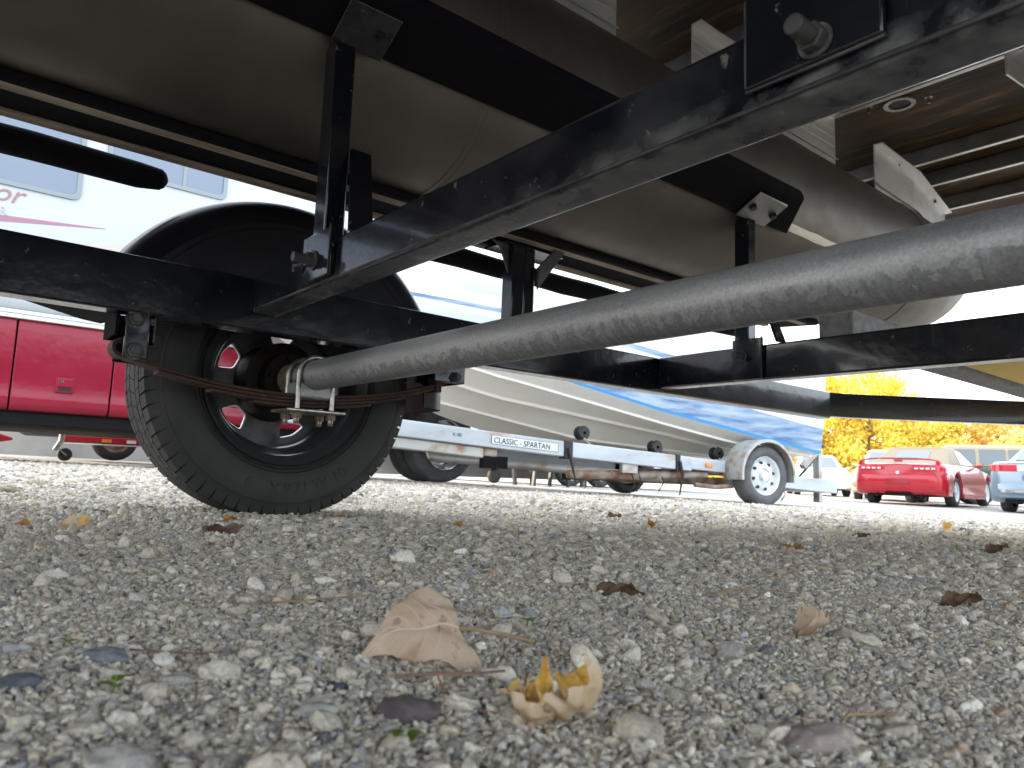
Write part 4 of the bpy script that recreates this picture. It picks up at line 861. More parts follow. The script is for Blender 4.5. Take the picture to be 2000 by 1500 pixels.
m = MB(); m.box(1.2, 1.6, 9.33, 9.37, gz_ + .44, gz_ + .475); jk(m, 'jack_arm', 'galvfender', bevel=.004)
m = MB(); pts = []
m.box(-14, 16, 13.4, 13.7, .05, .52); lw = build(m, 'low_wall', 'concrete'); tag(lw, 'pale low concrete wall far beyond the motorhome underside', 'wall')

# ------------------------------------------------------------------ galvanised boat trailer and runabout
RA = math.atan2(-.230, .973)
P0 = Vector((2.957, 4.818, CAMH))
GT = thing('boat_trailer', 'galvanised CLASSIC SPARTAN trailer carrying the blue and white boat', 'boat trailer', tuple(P0), (0, 0, RA))
BOAT = thing('motorboat', 'white runabout boat with blue striped side on the galvanised trailer', 'motorboat', tuple(P0), (0, 0, RA))
def gt(mb, name, m, parent=GT, **k): return build(mb, name, m, parent, **k)
def bo(mb, name, m, parent=BOAT, **k): return build(mb, name, m, parent, **k)
TB = [(-1.2, .46), (0, .385), (1.34, .300), (2.63, .230), (3.26, .200), (4.6, .13)]
def ztb(s): return float(np.interp(s, [a for a, _ in TB], [b_ for _, b_ in TB]))
def beam(s0, s1, h=.128, v0=-.03, v1=.05, name='side_beam', mt='galvbeam', dz=0, par=GT):
    m = MB(); m.loft([[(s, v0, ztb(s) - h + dz), (s, v1, ztb(s) - h + dz), (s, v1, ztb(s) + dz), (s, v0, ztb(s) + dz)] for s in (s0, s1)], closed=True); return gt(m, name, mt, par, bevel=.008)
b1 = beam(-.9, 1.335); beam(1.41, 2.49); beam(2.53, 2.67); b3 = beam(2.67, 3.08, h=.11, v0=-.01, v1=.06)
beam(-.9, 3.2, v0=1.98, v1=2.05); beam(-.2, .62, h=.08, dz=-.134, name='spring_hanger_tube', mt='galvfender', v0=.0, v1=.06); beam(.62, .74, h=.06, dz=-.134, name='rusty_stub', mt='rustbeam', v0=.0, v1=.06)
for s0, s1 in ((1.335, 1.41), (2.488, 2.532)):
    m = MB(); z1 = ztb(s0) + .006; m.box(s0, s1, -.04, .06, z1 - .15, z1); st = gt(m, 'strap_clamp', 'darkrubber', bevel=.003)
    m = MB(); m.tube([(s0 + .03, -.045, z1 - .06), (s0 + .06, -.05, z1 - .18), (s0 + .10 - (.08 if s0 > 2 else 0), -.06, z1 - (.34 if s0 < 2 else .36))], [.016, .014, .006], 8); gt(m, 'strap', 'darkrubber', st)
m = MB(); m.box(2.84, 2.92, -.024, -.0105, ztb(2.88) - .075, ztb(2.88) - .035); gt(m, 'side_light', 'amber', b3, bevel=.006)
# name plate CLASSIC - SPARTAN
slope = math.atan2(ztb(1.3) - ztb(.67), .63)
m = MB(); m.loft([[(s, -.0335, ztb(s) - .098), (s, -.031, ztb(s) - .098), (s, -.031, ztb(s) - .028), (s, -.0335, ztb(s) - .028)] for s in (.665, 1.275)], closed=True); npz = gt(m, 'name_plate', 'darkrubber', b1)
m = MB(); m.loft([[(s, -.0345, ztb(s) - .0955), (s, -.0336, ztb(s) - .0955), (s, -.0336, ztb(s) - .0305), (s, -.0345, ztb(s) - .0305)] for s in (.669, 1.271)], closed=True); gt(m, 'name_plate', 'whitewheel', b1)
t = text('CLASSIC - SPARTAN', 'lettering', 'darkrubber', b1, (.685, -.036, ztb(.685) - .086), .064, (PI / 2, 0, 0), depth=.0008, sx=.90); t.rotation_euler = (PI / 2, -slope, 0)
t = text('K 182', 'lettering', 'darkrubber', b1, (.34, -.0316, ztb(.34) - .072), .034, (PI / 2, 0, 0), depth=.0008, sx=.9); t.rotation_euler = (PI / 2, -slope, 0)
# axle, cross tubes, springs
m = MB(); m.tube([(3.40, -.02, .10), (3.40, 2.05, .12)], .03, 14); gt(m, 'axle_tube', 'rustbeam')
m = MB(); m.tube([(.9, 1.98, .16), (2.4, .05, .03)], .042, 14); gt(m, 'cross_tube', 'galvfender')
m = MB(); m.tube([(1.45, .1, .03), (2.05, .08, .045), (2.9, .05, .075)], [.035, .04, .03], 12); gt(m, 'rusty_crossmember', 'rustbeam')
m = MB(); m.tube([(2.75, .03, -.02), (3.0, .03, -.035), (3.2, .03, -.02)], .022, 8); gt(m, 'leaf_spring', 'rustbeam')
m = MB(); m.tube([(3.05, 1.98, .02), (3.35, 1.98, -.02), (3.7, 1.98, .02)], .025, 8); gt(m, 'leaf_spring', 'rustbeam')
m = MB(); m.box(1.93, 2.09, -.01, .04, .06, .15); gt(m, 'bracket', 'galvfender', bevel=.004)
for i, (s, v_, l_) in enumerate(((2.02, 0, .22), (2.13, .05, .2), (2.37, .05, .19), (3.74, -.05, .17), (2.62, .1, .12))):
    m = MB(); z0 = .10 if s < 3 else .02; m.tube([(s, v_, z0), (s + .03, v_ - .02, z0 - l_ * .6), (s - .01, v_, z0 - l_)], .005, 6); gt(m, 'hanging_cord', 'darkrubber')
m = MB(); m.tube([(2.1, 1.1, .03), (3.0, 1.0, .02), (4.0, 1.0, .02)], .045, 12); gt(m, 'rusty_crossmember', 'rustbeam')
m = MB(); m.box(2.2, 3.2, 1.4, 1.5, -.02, .06); gt(m, 'rusty_crossmember', 'underbody')
m = MB(); m.box(.98, 1.22, .8, .9, .06, .17); gt(m, 'battery_tray', 'underbody')
# fender + wheels
def gfender(v0, v1, sgn):
    m = MB(); c = (3.45, 0, .088); r = .335
    prof = [(r - .025, v0 - .004), (r, v0 - .006), (r + .004, v0 + .006), (r + .002, v0 + .03), (r, v1), (r - .006, v1), (r - .006, v0 + .03), (r - .004, v0 + .008), (r - .024, v0 + .002)]
    m.lathe(prof, c, 'y', 40, math.radians(-10), math.radians(188), closed=True); return gt(m, 'fender', 'galvfender', smooth=50)
gfender(-.185, .06, 1); gfender(2.0, 2.24, -1)
simple_wheel(3.45, -.06, .085, .285, .18, -1, GT, rimr=.62, tm='greytyre', rm='whitewheel', holes=8, off=(0, 0, 0))
simple_wheel(3.45, 2.14, .125, .285, .18, -1, GT, rimr=.62, tm='tyre', rm='underbody', holes=0, off=(0, 0, 0))
# rollers
for s, z_ in ((1.65, .395), (2.44, .31), (3.17, .285)):
    m = MB(); m.lathe([(.014, -.05), (.05, -.05), (.062, -.035), (.05, 0), (.062, .035), (.05, .05), (.014, .05)], (s, .22, z_), 'y', 28); ro = gt(m, 'roller', 'darkrubber')
    m = MB(); m.tube([(s, .27, z_), (s, .02, z_ - .14)], .012, 8); gt(m, 'roller_arm', 'galvfender', ro)
# rear: step plate, upright post with brace
m = MB(); m.loft([[(s, 0.05, ztb(s) - .19), (s, .75, ztb(s) - .19), (s, .75, ztb(s) - .06), (s, 0.05, ztb(s) - .06)] for s in (3.8, 4.62)], closed=True); gt(m, 'step_plate', 'galvbeam', bevel=.008)
m = MB(); m.box(4.62, 4.67, .28, .36, -.16, .42); po = gt(m, 'post', 'galvfender', bevel=.004)
m = MB(); m.box(4.585, 4.70, .27, .37, .415, .445); gt(m, 'post_cap', 'darkrubber', po, bevel=.006)
m = MB(); m.bar((4.61, .30, .38), (4.40, .30, .20), .05, .07, (0, 1, 0)); gt(m, 'brace', 'galvfender', po, bevel=.004)
m = MB(); m.tube([(4.60, .32, .30), (4.45, .32, .16), (4.32, .32, .06), (4.18, .32, .24)], .014, 8); gt(m, 'brace', 'darkrubber', po)
m = MB(); m.bar((4.62, .32, .5), (4.65, .32, .44), .02, .04, (0, 1, 0)); gt(m, 'handle', 'galvfender', po, bevel=.003)
# hull
def I(s, tab): return float(np.interp(s, [a for a, _ in tab], [b_ for _, b_ in tab]))
keel = [(-1.5, 1.62), (-1.2, 1.30), (-.6, .93), (0, .72), (.47, .57), (.67, .50), (1.14, .385), (1.92, .31), (4.38, .24)]
tB = [(-1.5, 1.62), (-1.2, 1.32), (-.6, .97), (.24, .66), (1.03, .52), (1.92, .37), (3.53, .28), (4.38, .255)]
tA = [(-1.5, 1.63), (-1.2, 1.34), (-.6, 1.06), (.45, .78), (.9, .67), (2.74, .45), (3.47, .35), (4.38, .29)]
tC = [(-1.5, 1.64), (-1.2, 1.40), (-.6, 1.17), (.77, .82), (2.53, .52), (3.3, .40), (4.38, .31)]
tS = [(-1.5, 1.66), (-1.2, 1.46), (-.6, 1.28), (0, 1.1), (1.39, .81), (2.41, .62), (4.27, .34), (4.38, .335)]
gun = [(-1.5, 1.72), (-1.2, 1.70), (0, 1.60), (1.4, 1.52), (3, 1.35), (4.38, 1.18)]
FR_ = [0, .035, .09, .20, .30, .37, .42, .52, .60, .66, .80, .95, 1.0]
MT = [1, 2, 2, 2, 0, 3, 3, 0, 2, 0, 3, 0]      # material index per side band: 0 white 1 bright blue 2 blue 3 pale blue
def wf(s): return max(0.02, min(1, ((s + 1.5) / 2.4))) ** .55
def section(s, sg):
    w_ = wf(s); f = lambda v: 1 - (1 - v) * w_ * 1.0 if sg > 0 else 1 + (1 - v) * w_
    p = []
    def strake(v, z, wd, dep): # little ridge
        return [(s, f(v + wd), z + .010), (s, f(v + wd * .1), z - dep * 1.5), (s, f(v - wd * .55), z - dep * .9), (s, f(v - wd * .62), z + .014)]
    p.append((s, f(1.0), I(s, keel)))
    p += strake(.72, I(s, tB), .035, .009); p += strake(.45, I(s, tA), .05, .014); p += strake(.18, I(s, tC), .04, .008)
    zs0, zg = I(s, tS), I(s, gun); v0 = .04
    for fr in FR_: p.append((s, f(v0 - .09 * math.sin(fr * PI * .5) + .02 * fr), zs0 + (zg - zs0) * fr))
    p.append((s, f(.12), zg + .03)); p.append((s, f(1.0), zg + .10))
    return p
ss = list(np.linspace(-1.5, 0, 10)) + list(np.linspace(.12, 4.38, 26))
for sg in (1, -1):
    m = MB(); secs = [section(s, sg) for s in ss]; k = len(secs[0])
    m.v = [p for q in secs for p in q]
    for i in range(len(secs) - 1):
        for j in range(k - 1):
            m.f.append((i * k + j, i * k + j + 1, (i + 1) * k + j + 1, (i + 1) * k + j))
            if j < 12: mi = 4
            elif j == 12: mi = 0
            elif j < 13 + len(FR_) - 1: mi = MT[j - 13]
            else: mi = 0
            if mi == 3 or mi == 2:
                if ss[i] > 3.9 and mi == 2 and j > 16: mi = 3
            m.mi.append(mi)
    m.f.append(tuple((len(secs) - 1) * k + j for j in range(k))); m.mi.append(0)
    bo(m, 'hull_side', ['hullw', 'brightblue', 'blue', 'paleblue', 'hullb'], smooth=28)
m = MB(); secs = []
for s, z_, wv in ((-.6, 1.74, .3), (.1, 1.84, .55), (.5, 2.12, .68), (1.2, 2.16, .72), (2.2, 1.98, .74), (3.4, 1.78, .72), (4.2, 1.4, .7)):
    zg = I(s, gun) + .035; secs.append([(s, 1 - wv * wf(s) * c_, zg + (z_ - zg) * h_) for c_, h_ in ((1.12, 0), (.98, .45), (.7, .85), (.3, 1), (-.3, 1), (-.7, .85), (-.98, .45), (-1.12, 0))])
m.loft(secs); bo(m, 'canvas_cover', 'canvas', smooth=60, sub=1)
m = MB(); m.tube([(s, 1 - (1 - .0) * wf(s) + .0, I(s, gun) - .02) for s in ss], .022, 8); bo(m, 'rub_rail', 'hullw')

TT = thing('added_shade_trailer', 'white trailer added behind the blue and white boat to shade the far gravel and cars', 'travel trailer', (11.5, 11.6, float(plane_z(11.5, 11.6))), (0, 0, math.radians(-8)))  # added and almost unseen: blocks the sun from the far gravel and cars
m = MB(); m.box(-4.4, 4.6, -.2, 2.1, .55, 3.1); tbod = build(m, 'body', 'whitebody', TT, bevel=.12, seg=4)
m = MB(); m.box(-4.35, 4.55, -.215, -.2005, .95, 1.25); build(m, 'stripe', 'paleblue', tbod)
for x_ in (-2.6, .2, 2.6):
    m = MB(); m.box(x_, x_ + .95, -.222, -.19, 1.6, 2.3); wn_ = build(m, 'window', 'wframe', tbod, bevel=.02); m = MB(); m.box(x_ + .04, x_ + .91, -.228, -.223, 1.64, 2.26); build(m, 'pane', 'wglass', wn_)
for x_ in (-.3, .5): simple_wheel(x_, .0, .34, .34, .22, -1, TT, tm='tyre', rm='whitewheel', holes=0, off=(0, 0, 0))
# dark frame with legs and small red light far under the hull
BF = thing('equipment_frame', 'black low frame on thin legs seen under the boat hull', 'equipment frame', (8.2, 9.2, float(plane_z(8.2, 9.2))))
def bf(mb, name, m, parent=BF, **k): return build(mb, name, m, parent, off=(0, 0, float(plane_z(8.2, 9.2))), **k)
m = MB(); m.box(7.4, 10.2, 8.9, 9.5, .42, .56); bf(m, 'deck', 'underbody')
for i in range(15):
    x_ = 7.45 + i * .19; m = MB(); m.bar((x_, 8.95 + .25 * (i % 2), 0), (x_ + .05 * ((i * 7) % 3 - 1), 8.95 + .25 * (i % 2), .43), .05, .05); bf(m, 'leg', 'darkrubber')
RL = thing('red_cart', 'tiny bright red cart on a black wheel under the boat', 'cart', (7.75, 10.05, float(plane_z(7.75, 10.05))))
gz_ = float(plane_z(7.75, 10.05))
m = MB(); m.box(7.52, 7.95, 9.8, 10.0, gz_ + .24, gz_ + .40); m2 = MB(); m2.box(7.60, 7.68, 9.85, 9.95, gz_ + .40, gz_ + .50)
build(m, 'body', 'redcar', RL, bevel=.03); build(m2, 'post', 'redcar', RL, bevel=.02)
m = MB(); m.lathe([(0, -.06), (.10, -.06), (.12, -.03), (.12, .03), (.10, .06), (0, .06)], (7.76, 9.88, gz_ + .12), 'y', 24); build(m, 'wheel', 'tyre', RL)

# ------------------------------------------------------------------ cars
def car(name, label, x, y, head, paint, roofm, Lc=4.8, W=1.84, belt=.86, roof=1.32, tail='round', soft=False, z=None, front_first=False, cab=None, side_win=3, group='cars parked at the far side'):
    z = float(plane_z(x, y)) if z is None else z
    c = thing(name, label, 'car', (x, y, z), (0, 0, head), group)
    H2 = W / 2; wr = .325; xr, xf = .98, Lc - .95
    def B_(mb, n, m, parent=c, **k): return build(mb, n, m, parent, **k)
    xs = sorted(set([round(v, 3) for v in list(np.linspace(0, .4, 9)) + list(np.linspace(.4, Lc - .4, 34)) + list(np.linspace(Lc - .4, Lc, 9))] + [round(a + d, 3) for a in (xr, xf) for d in np.linspace(-.40, .40, 17)]))
    secs = []
    for x_ in xs:
        e0 = min(1, x_ / .28); e1 = min(1, (Lc - x_) / .45); e = min((1 - (1 - e0) ** 2) ** .5 * .14 + .86, (1 - (1 - e1) ** 2) ** .5 * .22 + .78)
        hw = H2 * e; top = belt + (.045 * math.sin(min(1, x_ / .5) * PI / 2)) - .045
        if x_ > cab[3] - .1: top = belt - .02 - .16 * ((x_ - cab[3] + .1) / (Lc - cab[3] + .1)) ** 1.3
        if x_ > Lc - .12: top -= .10 * ((x_ - Lc + .12) / .12)
        zb = .20 + .10 * (1 - e0) + .06 * (1 - e1)
        za = zb
        for xw in (xr, xf):
            d = abs(x_ - xw)
            if d < .385: za = max(za, .325 + math.sqrt(.385 ** 2 - d * d) - .0)
        za = min(za, top - .12)
        mid = .52
        zz = [za, za + .02, max(za + .03, .34), max(za + .05, mid), max(za + .08, .66), top - .045, top - .008, top, top + .012]
        ww = [hw - .09, hw - .02, hw - .005, hw, hw - .012, hw - .055, hw - .10, hw - .18, 0]
        half = list(zip(ww, zz)); under = [(0, zb + .02), (hw - .25, zb + .02), (hw - .25, za)] if za > zb + .01 else [(0, zb), (hw - .25, zb), (hw - .24, za)]
        right = [(x_, -a, b_) for a, b_ in under[1:] + half]; left = [(x_, a, b_) for a, b_ in reversed(under[1:] + half[:-1])]
        secs.append([(x_, 0, under[0][1])] + right + left)
    m = MB(); m.loft(secs, closed=True); body_ = B_(m, 'body', paint, smooth=42)
    # greenhouse: cab = (x_rear_base, x_rear_top, x_front_top, x_front_base)
    cb = cab; gw = H2 - .12; rw = H2 - .30; zt = roof
    base = [(cb[0], gw - .10), (cb[0] + .10, gw), (cb[3] - .2, gw), (cb[3], gw - .16)]; topp = [(cb[1], rw - .06), (cb[1] + .12, rw), (cb[2] - .12, rw), (cb[2], rw - .08)]
    zb_ = belt - .03
    m = MB(); mm = [(a, b_, zb_) for a, b_ in base] + [(a, -b_, zb_) for a, b_ in reversed(base)]; tt = [(a, b_, zt - .05) for a, b_ in topp] + [(a, -b_, zt - .05) for a, b_ in reversed(topp)]
    t2 = [(a * .93 + .07 * (cb[1] + cb[2]) / 2, b_ * .86, zt) for a, b_ in topp] + [(a * .93 + .07 * (cb[1] + cb[2]) / 2, -b_ * .86, zt) for a, b_ in reversed(topp)]
    m.loft([mm, tt, t2], closed=True); roof_o = B_(m, 'roof', roofm, smooth=40, bevel=.02)
    def panel(A, B0, C_, D, name='window', mt='carglass', inset=.06, push=.012):
        A, B0, C_, D = map(Vector, (A, B0, C_, D)); n_ = (B0 - A).cross(D - A).normalized(); cen = (A + B0 + C_ + D) / 4
        if n_.dot(cen - Vector(((cb[0] + cb[3]) / 2, 0, (zb_ + zt) / 2))) < 0: n_ = -n_
        q = [p + (cen - p) * inset for p in (A, B0, C_, D)]; mm_ = MB(); mm_.add([p + n_ * .002 for p in q] + [p + n_ * push for p in q], [(4, 5, 6, 7), (3, 2, 1, 0), (0, 1, 5, 4), (1, 2, 6, 5), (2, 3, 7, 6), (3, 0, 4, 7)])
        return B_(mm_, name, mt, roof_o)
    zt2 = zt - .05
    def lerp(a, b_, t): return tuple(a[i] + (b_[i] - a[i]) * t for i in range(3))
    f0, f1 = (.32, .92) if soft else (.14, .93); sp_ = .22 if soft else .03
    # rear screen, windscreen
    rb = [(cb[0], gw - .10, zb_), (cb[0], -(gw - .10), zb_), (cb[1], -(rw - .06), zt2), (cb[1], rw - .06, zt2)]
    a = lerp(rb[0], rb[3], f0); b2 = lerp(rb[1], rb[2], f0); c2 = lerp(rb[1], rb[2], f1 - (.08 if soft else 0)); d2 = lerp(rb[0], rb[3], f1 - (.08 if soft else 0)); panel(lerp(a, b2, sp_), lerp(a, b2, 1 - sp_), lerp(d2, c2, 1 - sp_), lerp(d2, c2, sp_), 'rear_window', inset=.02)
    fb = [(cb[3], gw - .16, zb_), (cb[3], -(gw - .16), zb_), (cb[2], -(rw - .08), zt2), (cb[2], rw - .08, zt2)]; panel(lerp(fb[0], fb[3], .12), lerp(fb[1], fb[2], .12), lerp(fb[1], fb[2], .95), lerp(fb[0], fb[3], .95), 'windscreen', inset=.05)
    for sg in (1, -1):
        xb0, xb1 = (cb[0] + .10, cb[3] - .2); xt0, xt1 = cb[1] + .12, cb[2] - .12
        cuts = {3: (0.02, .34, .68, 1), 2: (.05, .48, 1), 1: (.42, 1)}[side_win]
        for u0, u1 in zip(cuts[:-1], cuts[1:]):
            def bp_(u, v): 
                xb = xb0 + (xb1 - xb0) * u; xt = xt0 + (xt1 - xt0) * u; return (xb + (xt - xb) * v, sg * (gw + (rw - gw) * v), zb_ + (zt2 - zb_) * v)
            panel(bp_(u0 + .01, .13), bp_(u1 - .015, .13), bp_(u1 - .015, .93), bp_(u0 + .01, .93), 'side_window', inset=.03)
    # wheels
    for xw in (xr, xf):
        for sg in (1, -1):
            simple_wheel(xw, sg * (H2 - .13), wr - .005, wr, .21, sg, c, rimr=.64, tm='tyre', rm='chrome' if not soft else 'whitewheel', holes=0, off=(0, 0, 0))
    # bumper shadow line, plate recess, mirrors, lamps
    m = MB(); m.box(.10, Lc - .3, -(H2 - .28), H2 - .28, .19, .30); B_(m, 'underbody', 'underbody')
    m = MB(); m.tube([(.35, -.45, .20), (.04, -.45, .20)], .03, 10); B_(m, 'exhaust', 'underbody')
    m = MB(); m.tube([(.35, .45, .20), (.04, .45, .20)], .03, 10); B_(m, 'exhaust', 'underbody')
    for sg in (1, -1):
        m = MB(); m.loft([[(cb[3] - .42 + .0, sg * (H2 - .10), belt - .02), (cb[3] - .36, sg * (H2 - .10), belt + .03), (cb[3] - .30, sg * (H2 - .10), belt + .0)], [(cb[3] - .50, sg * (H2 + .10), belt - .02), (cb[3] - .50, sg * (H2 + .10), belt + .11), (cb[3] - .34, sg * (H2 + .10), belt + .05)]], closed=True); mi_ = B_(m, 'mirror', paint, bevel=.012)
    return c, B_, body_
# red soft-top, seen from behind
c, B_, bd = car('parked_car', 'red convertible with tan soft top and rear spoiler', 16.9, 7.25, math.radians(7), 'redcar', 'tancanvas', Lc=4.85, W=1.88, belt=.92, roof=1.33, soft=True, cab=(.72, 1.45, 2.45, 3.35), side_win=1)
m = MB(); secs = []
for y_ in np.linspace(-.80, .80, 17):
    t = abs(y_) / .8; z_ = 1.0 - .05 * t ** 4 - (.0); x0 = -.03 + .12 * t ** 3; secs.append([(x0, y_, z_ - .012), (x0 + .20, y_, z_ + .000), (x0 + .20, y_, z_ + .018), (x0, y_, z_ + .02)])
m.loft(secs, closed=True); sp = B_(m, 'spoiler', 'redcar', smooth=40)
for y_ in (-.78, .78): m = MB(); m.box(.05, .2, y_ - .04, y_ + .04, .86, .96); B_(m, 'spoiler_foot', 'redcar', sp, bevel=.01)
m = MB(); m.box(.03, .12, -.08, .08, .93, .975); B_(m, 'brake_light', 'redlens', sp, bevel=.006)
for sg in (1, -1):
    m = MB(); m.loft([[(xo, y_ * sg, zl_), (xo + .06, y_ * sg, zl_), (xo + .06, y_ * sg, zt_), (xo, y_ * sg, zt_)] for y_, xo, zl_, zt_ in ((.28, -.014, .765, .845), (.5, -.014, .755, .85), (.76, -.014, .74, .85), (.84, .03, .735, .84), (.90, .14, .735, .82))], closed=True); tl = B_(m, 'tail_light', 'redlens', bevel=.006)
    for y_ in (.34, .45, .56, .67): m = MB(); m.box(-.022, .01, min(sg * y_, sg * (y_ + .075)), max(sg * y_, sg * (y_ + .075)), .775, .81); B_(m, 'lamp_insert', 'clearlens', tl, bevel=.004)
m = MB(); m.box(-.046, .03, -.24, .24, .45, .575); B_(m, 'plate_recess', mat('dark_red_recess', (.3, .004, .012), .3, coat=.5), bevel=.01)
m = MB(); m.tube([(-.002, 0, .70), (-.012, 0, .70)], .035, 16); B_(m, 'badge', 'clearlens')
m = MB(); bo_ = lambda y_: .16 * max(0, (abs(y_) - .55) / .38) ** 3
m.loft([[(.16 + bo_(y_) * .5, y_, .24 + .05 * (abs(y_) < .3)), (.05 + bo_(y_), y_, .235 + .05 * (abs(y_) < .3)), (.0 + bo_(y_), y_, .31), (-.03 + bo_(y_), y_, .44), (-.038 + bo_(y_), y_, .56), (-.02 + bo_(y_), y_, .635), (.01 + bo_(y_), y_, .665), (.16 + bo_(y_) * .5, y_, .67)] for y_ in np.linspace(-.925, .925, 25)], closed=True); B_(m, 'bumper', 'redcar', smooth=60)
m = MB(); m.loft([[(x_, -.955, .17), (x_, -.90, .17), (x_, -.90, .30), (x_, -.945, .30)] for x_ in (1.42, 3.45)], closed=True); B_(m, 'side_skirt', 'redcar', bevel=.015)
# silver sedan at the right edge
c, B_, bd = car('parked_car', 'silver blue sedan cut off by the right edge', 16.5, 4.45, math.radians(3), 'greycar', 'greycar', Lc=5.0, W=1.88, belt=1.0, roof=1.43, cab=(.75, 1.55, 2.9, 3.75), side_win=3)
for sg in (1, -1):
    m = MB(); m.loft([[(xo, y_ * sg, .80), (xo + .08, y_ * sg, .80), (xo + .08, y_ * sg, .92), (xo, y_ * sg, .92)] for y_, xo in ((.42, -.015), (.6, -.015), (.77, -.013), (.84, .02), (.90, .10), (.935, .30))], closed=True); B_(m, 'tail_light', 'redlens', bevel=.006)
    m = MB(); m.box(-.016, .1, min(sg * .20, sg * .415), max(sg * .20, sg * .415), .80, .915); B_(m, 'reverse_light', 'clearlens', bevel=.006)
m = MB(); m.box(-.006, .05, -.35, .35, .62, .76); B_(m, 'plate_recess', 'greycar', bevel=.02)
m = MB(); m.loft([[(-.06 + .14 * (abs(y_) / .93) ** 4, y_, .38), (.12, y_, .38), (.12, y_, .58), (-.03 + .14 * (abs(y_) / .93) ** 4, y_, .585), (-.06 + .14 * (abs(y_) / .93) ** 4, y_, .55)] for y_ in np.linspace(-.90, .90, 15)], closed=True); B_(m, 'bumper', 'greycar', smooth=50)
m = MB(); m.loft([[(-.065 + .14 * (abs(y_) / .93) ** 4, y_, .40), (-.05 + .14 * (abs(y_) / .93) ** 4, y_, .40), (-.05 + .14 * (abs(y_) / .93) ** 4, y_, .44), (-.065 + .14 * (abs(y_) / .93) ** 4, y_, .44)] for y_ in np.linspace(-.88, .88, 15)], closed=True); B_(m, 'bumper_strip', 'chrome', smooth=50)
# white car and beige car facing the camera
car('parked_car', 'white car glaring in the sun behind the boat transom', 27.2, 15.0, math.radians(215), 'whitecar', 'whitecar', Lc=4.7, W=1.8, belt=.92, roof=1.4, cab=(.7, 1.3, 2.7, 3.5), side_win=2)
c, B_, bd = car('parked_car', 'beige sedan facing the camera left of the red convertible', 25.4, 10.9, math.radians(200), 'beigecar', 'beigecar', Lc=4.9, W=1.85, belt=.98, roof=1.5, cab=(.7, 1.4, 2.8, 3.6), side_win=2)
for y_ in (-.68, .68): m = MB(); m.box(4.78, 4.90, y_ - .16, y_ + .16, .62, .76); B_(m, 'headlight', 'clearlens', bevel=.02)
m = MB(); m.box(4.8, 4.93, -.42, .42, .60, .76); B_(m, 'grille', 'wood', bevel=.01)
m = MB(); m.box(4.75, 4.98, -.86, .86, .38, .52); B_(m, 'bumper', 'beigecar', bevel=.03)
# green truck side-on
SU = thing('parked_truck', 'green passenger truck with tan roof behind the red convertible', 'truck', (25.2, 8.9, float(plane_z(25.2, 8.9))), (0, 0, math.radians(-62)))
def su(mb, name, m, parent=SU, **k): return build(mb, name, m, parent, **k)
xs = [-.25, 0, .4, 3.2, 4.0, 5.1]; m = MB()
m.loft([[(x_, -.95, .45), (x_, .95, .45), (x_, 1.0, .62), (x_, .98, 1.12), (x_, -.98, 1.12), (x_, -1.0, .62)] for x_ in np.linspace(-.9, 4.6, 12)], closed=True); bsu = su(m, 'body', 'greencar', bevel=.05)
m = MB(); m.loft([[(x_, -.985, .40), (x_, .985, .40), (x_, 1.012, .60), (x_, -1.012, .60)] for x_ in (-.88, 4.58)], closed=True); su(m, 'lower_band', 'web', bevel=.02)
m = MB(); m.loft([[(-.85, -.95, 1.12), (-.85, .95, 1.12), (3.9, .95, 1.12), (3.9, -.95, 1.12)], [(-.55, -.80, 1.68), (-.55, .80, 1.68), (3.2, .80, 1.68), (3.2, -.80, 1.68)], [(-.45, -.7, 1.76), (-.45, .7, 1.76), (3.1, .7, 1.76), (3.1, -.7, 1.76)]], closed=True); rsu = su(m, 'cabin', 'beigecar', bevel=.03)
def sw(x0, x1, x0t, x1t, name='side_window'):
    for sg in (-1, 1):
        m = MB(); f_ = lambda z_: sg * (.95 - .15 * (z_ - 1.12) / .56 + .006); a, b_ = 1.18, 1.62
        m.add([(x0, f_(a), a), (x1, f_(a), a), (x1t, f_(b_), b_), (x0t, f_(b_), b_), (x0, f_(a) + sg * .01, a), (x1, f_(a) + sg * .01, a), (x1t, f_(b_) + sg * .01, b_), (x0t, f_(b_) + sg * .01, b_)], [(0, 1, 2, 3), (4, 5, 6, 7), (0, 1, 5, 4), (1, 2, 6, 5), (2, 3, 7, 6), (3, 0, 4, 7)]); su(m, name, 'carglass', rsu)
sw(-.70, .22, -.48, .22); sw(.32, .98, .32, .98); sw(1.06, 2.1, 1.06, 2.1); sw(2.2, 3.3, 2.2, 2.9)
m = MB(); m.box(1.0, 1.5, -1.02, -.985, .86, .96); su(m, 'badge', 'whitewheel', bevel=.02)
for xw in (.3, 3.6):
    for sg in (1, -1): simple_wheel(xw, sg * .86, .37, .38, .25, sg, SU, tm='tyre', rm='chrome', holes=0, off=(0, 0, 0))

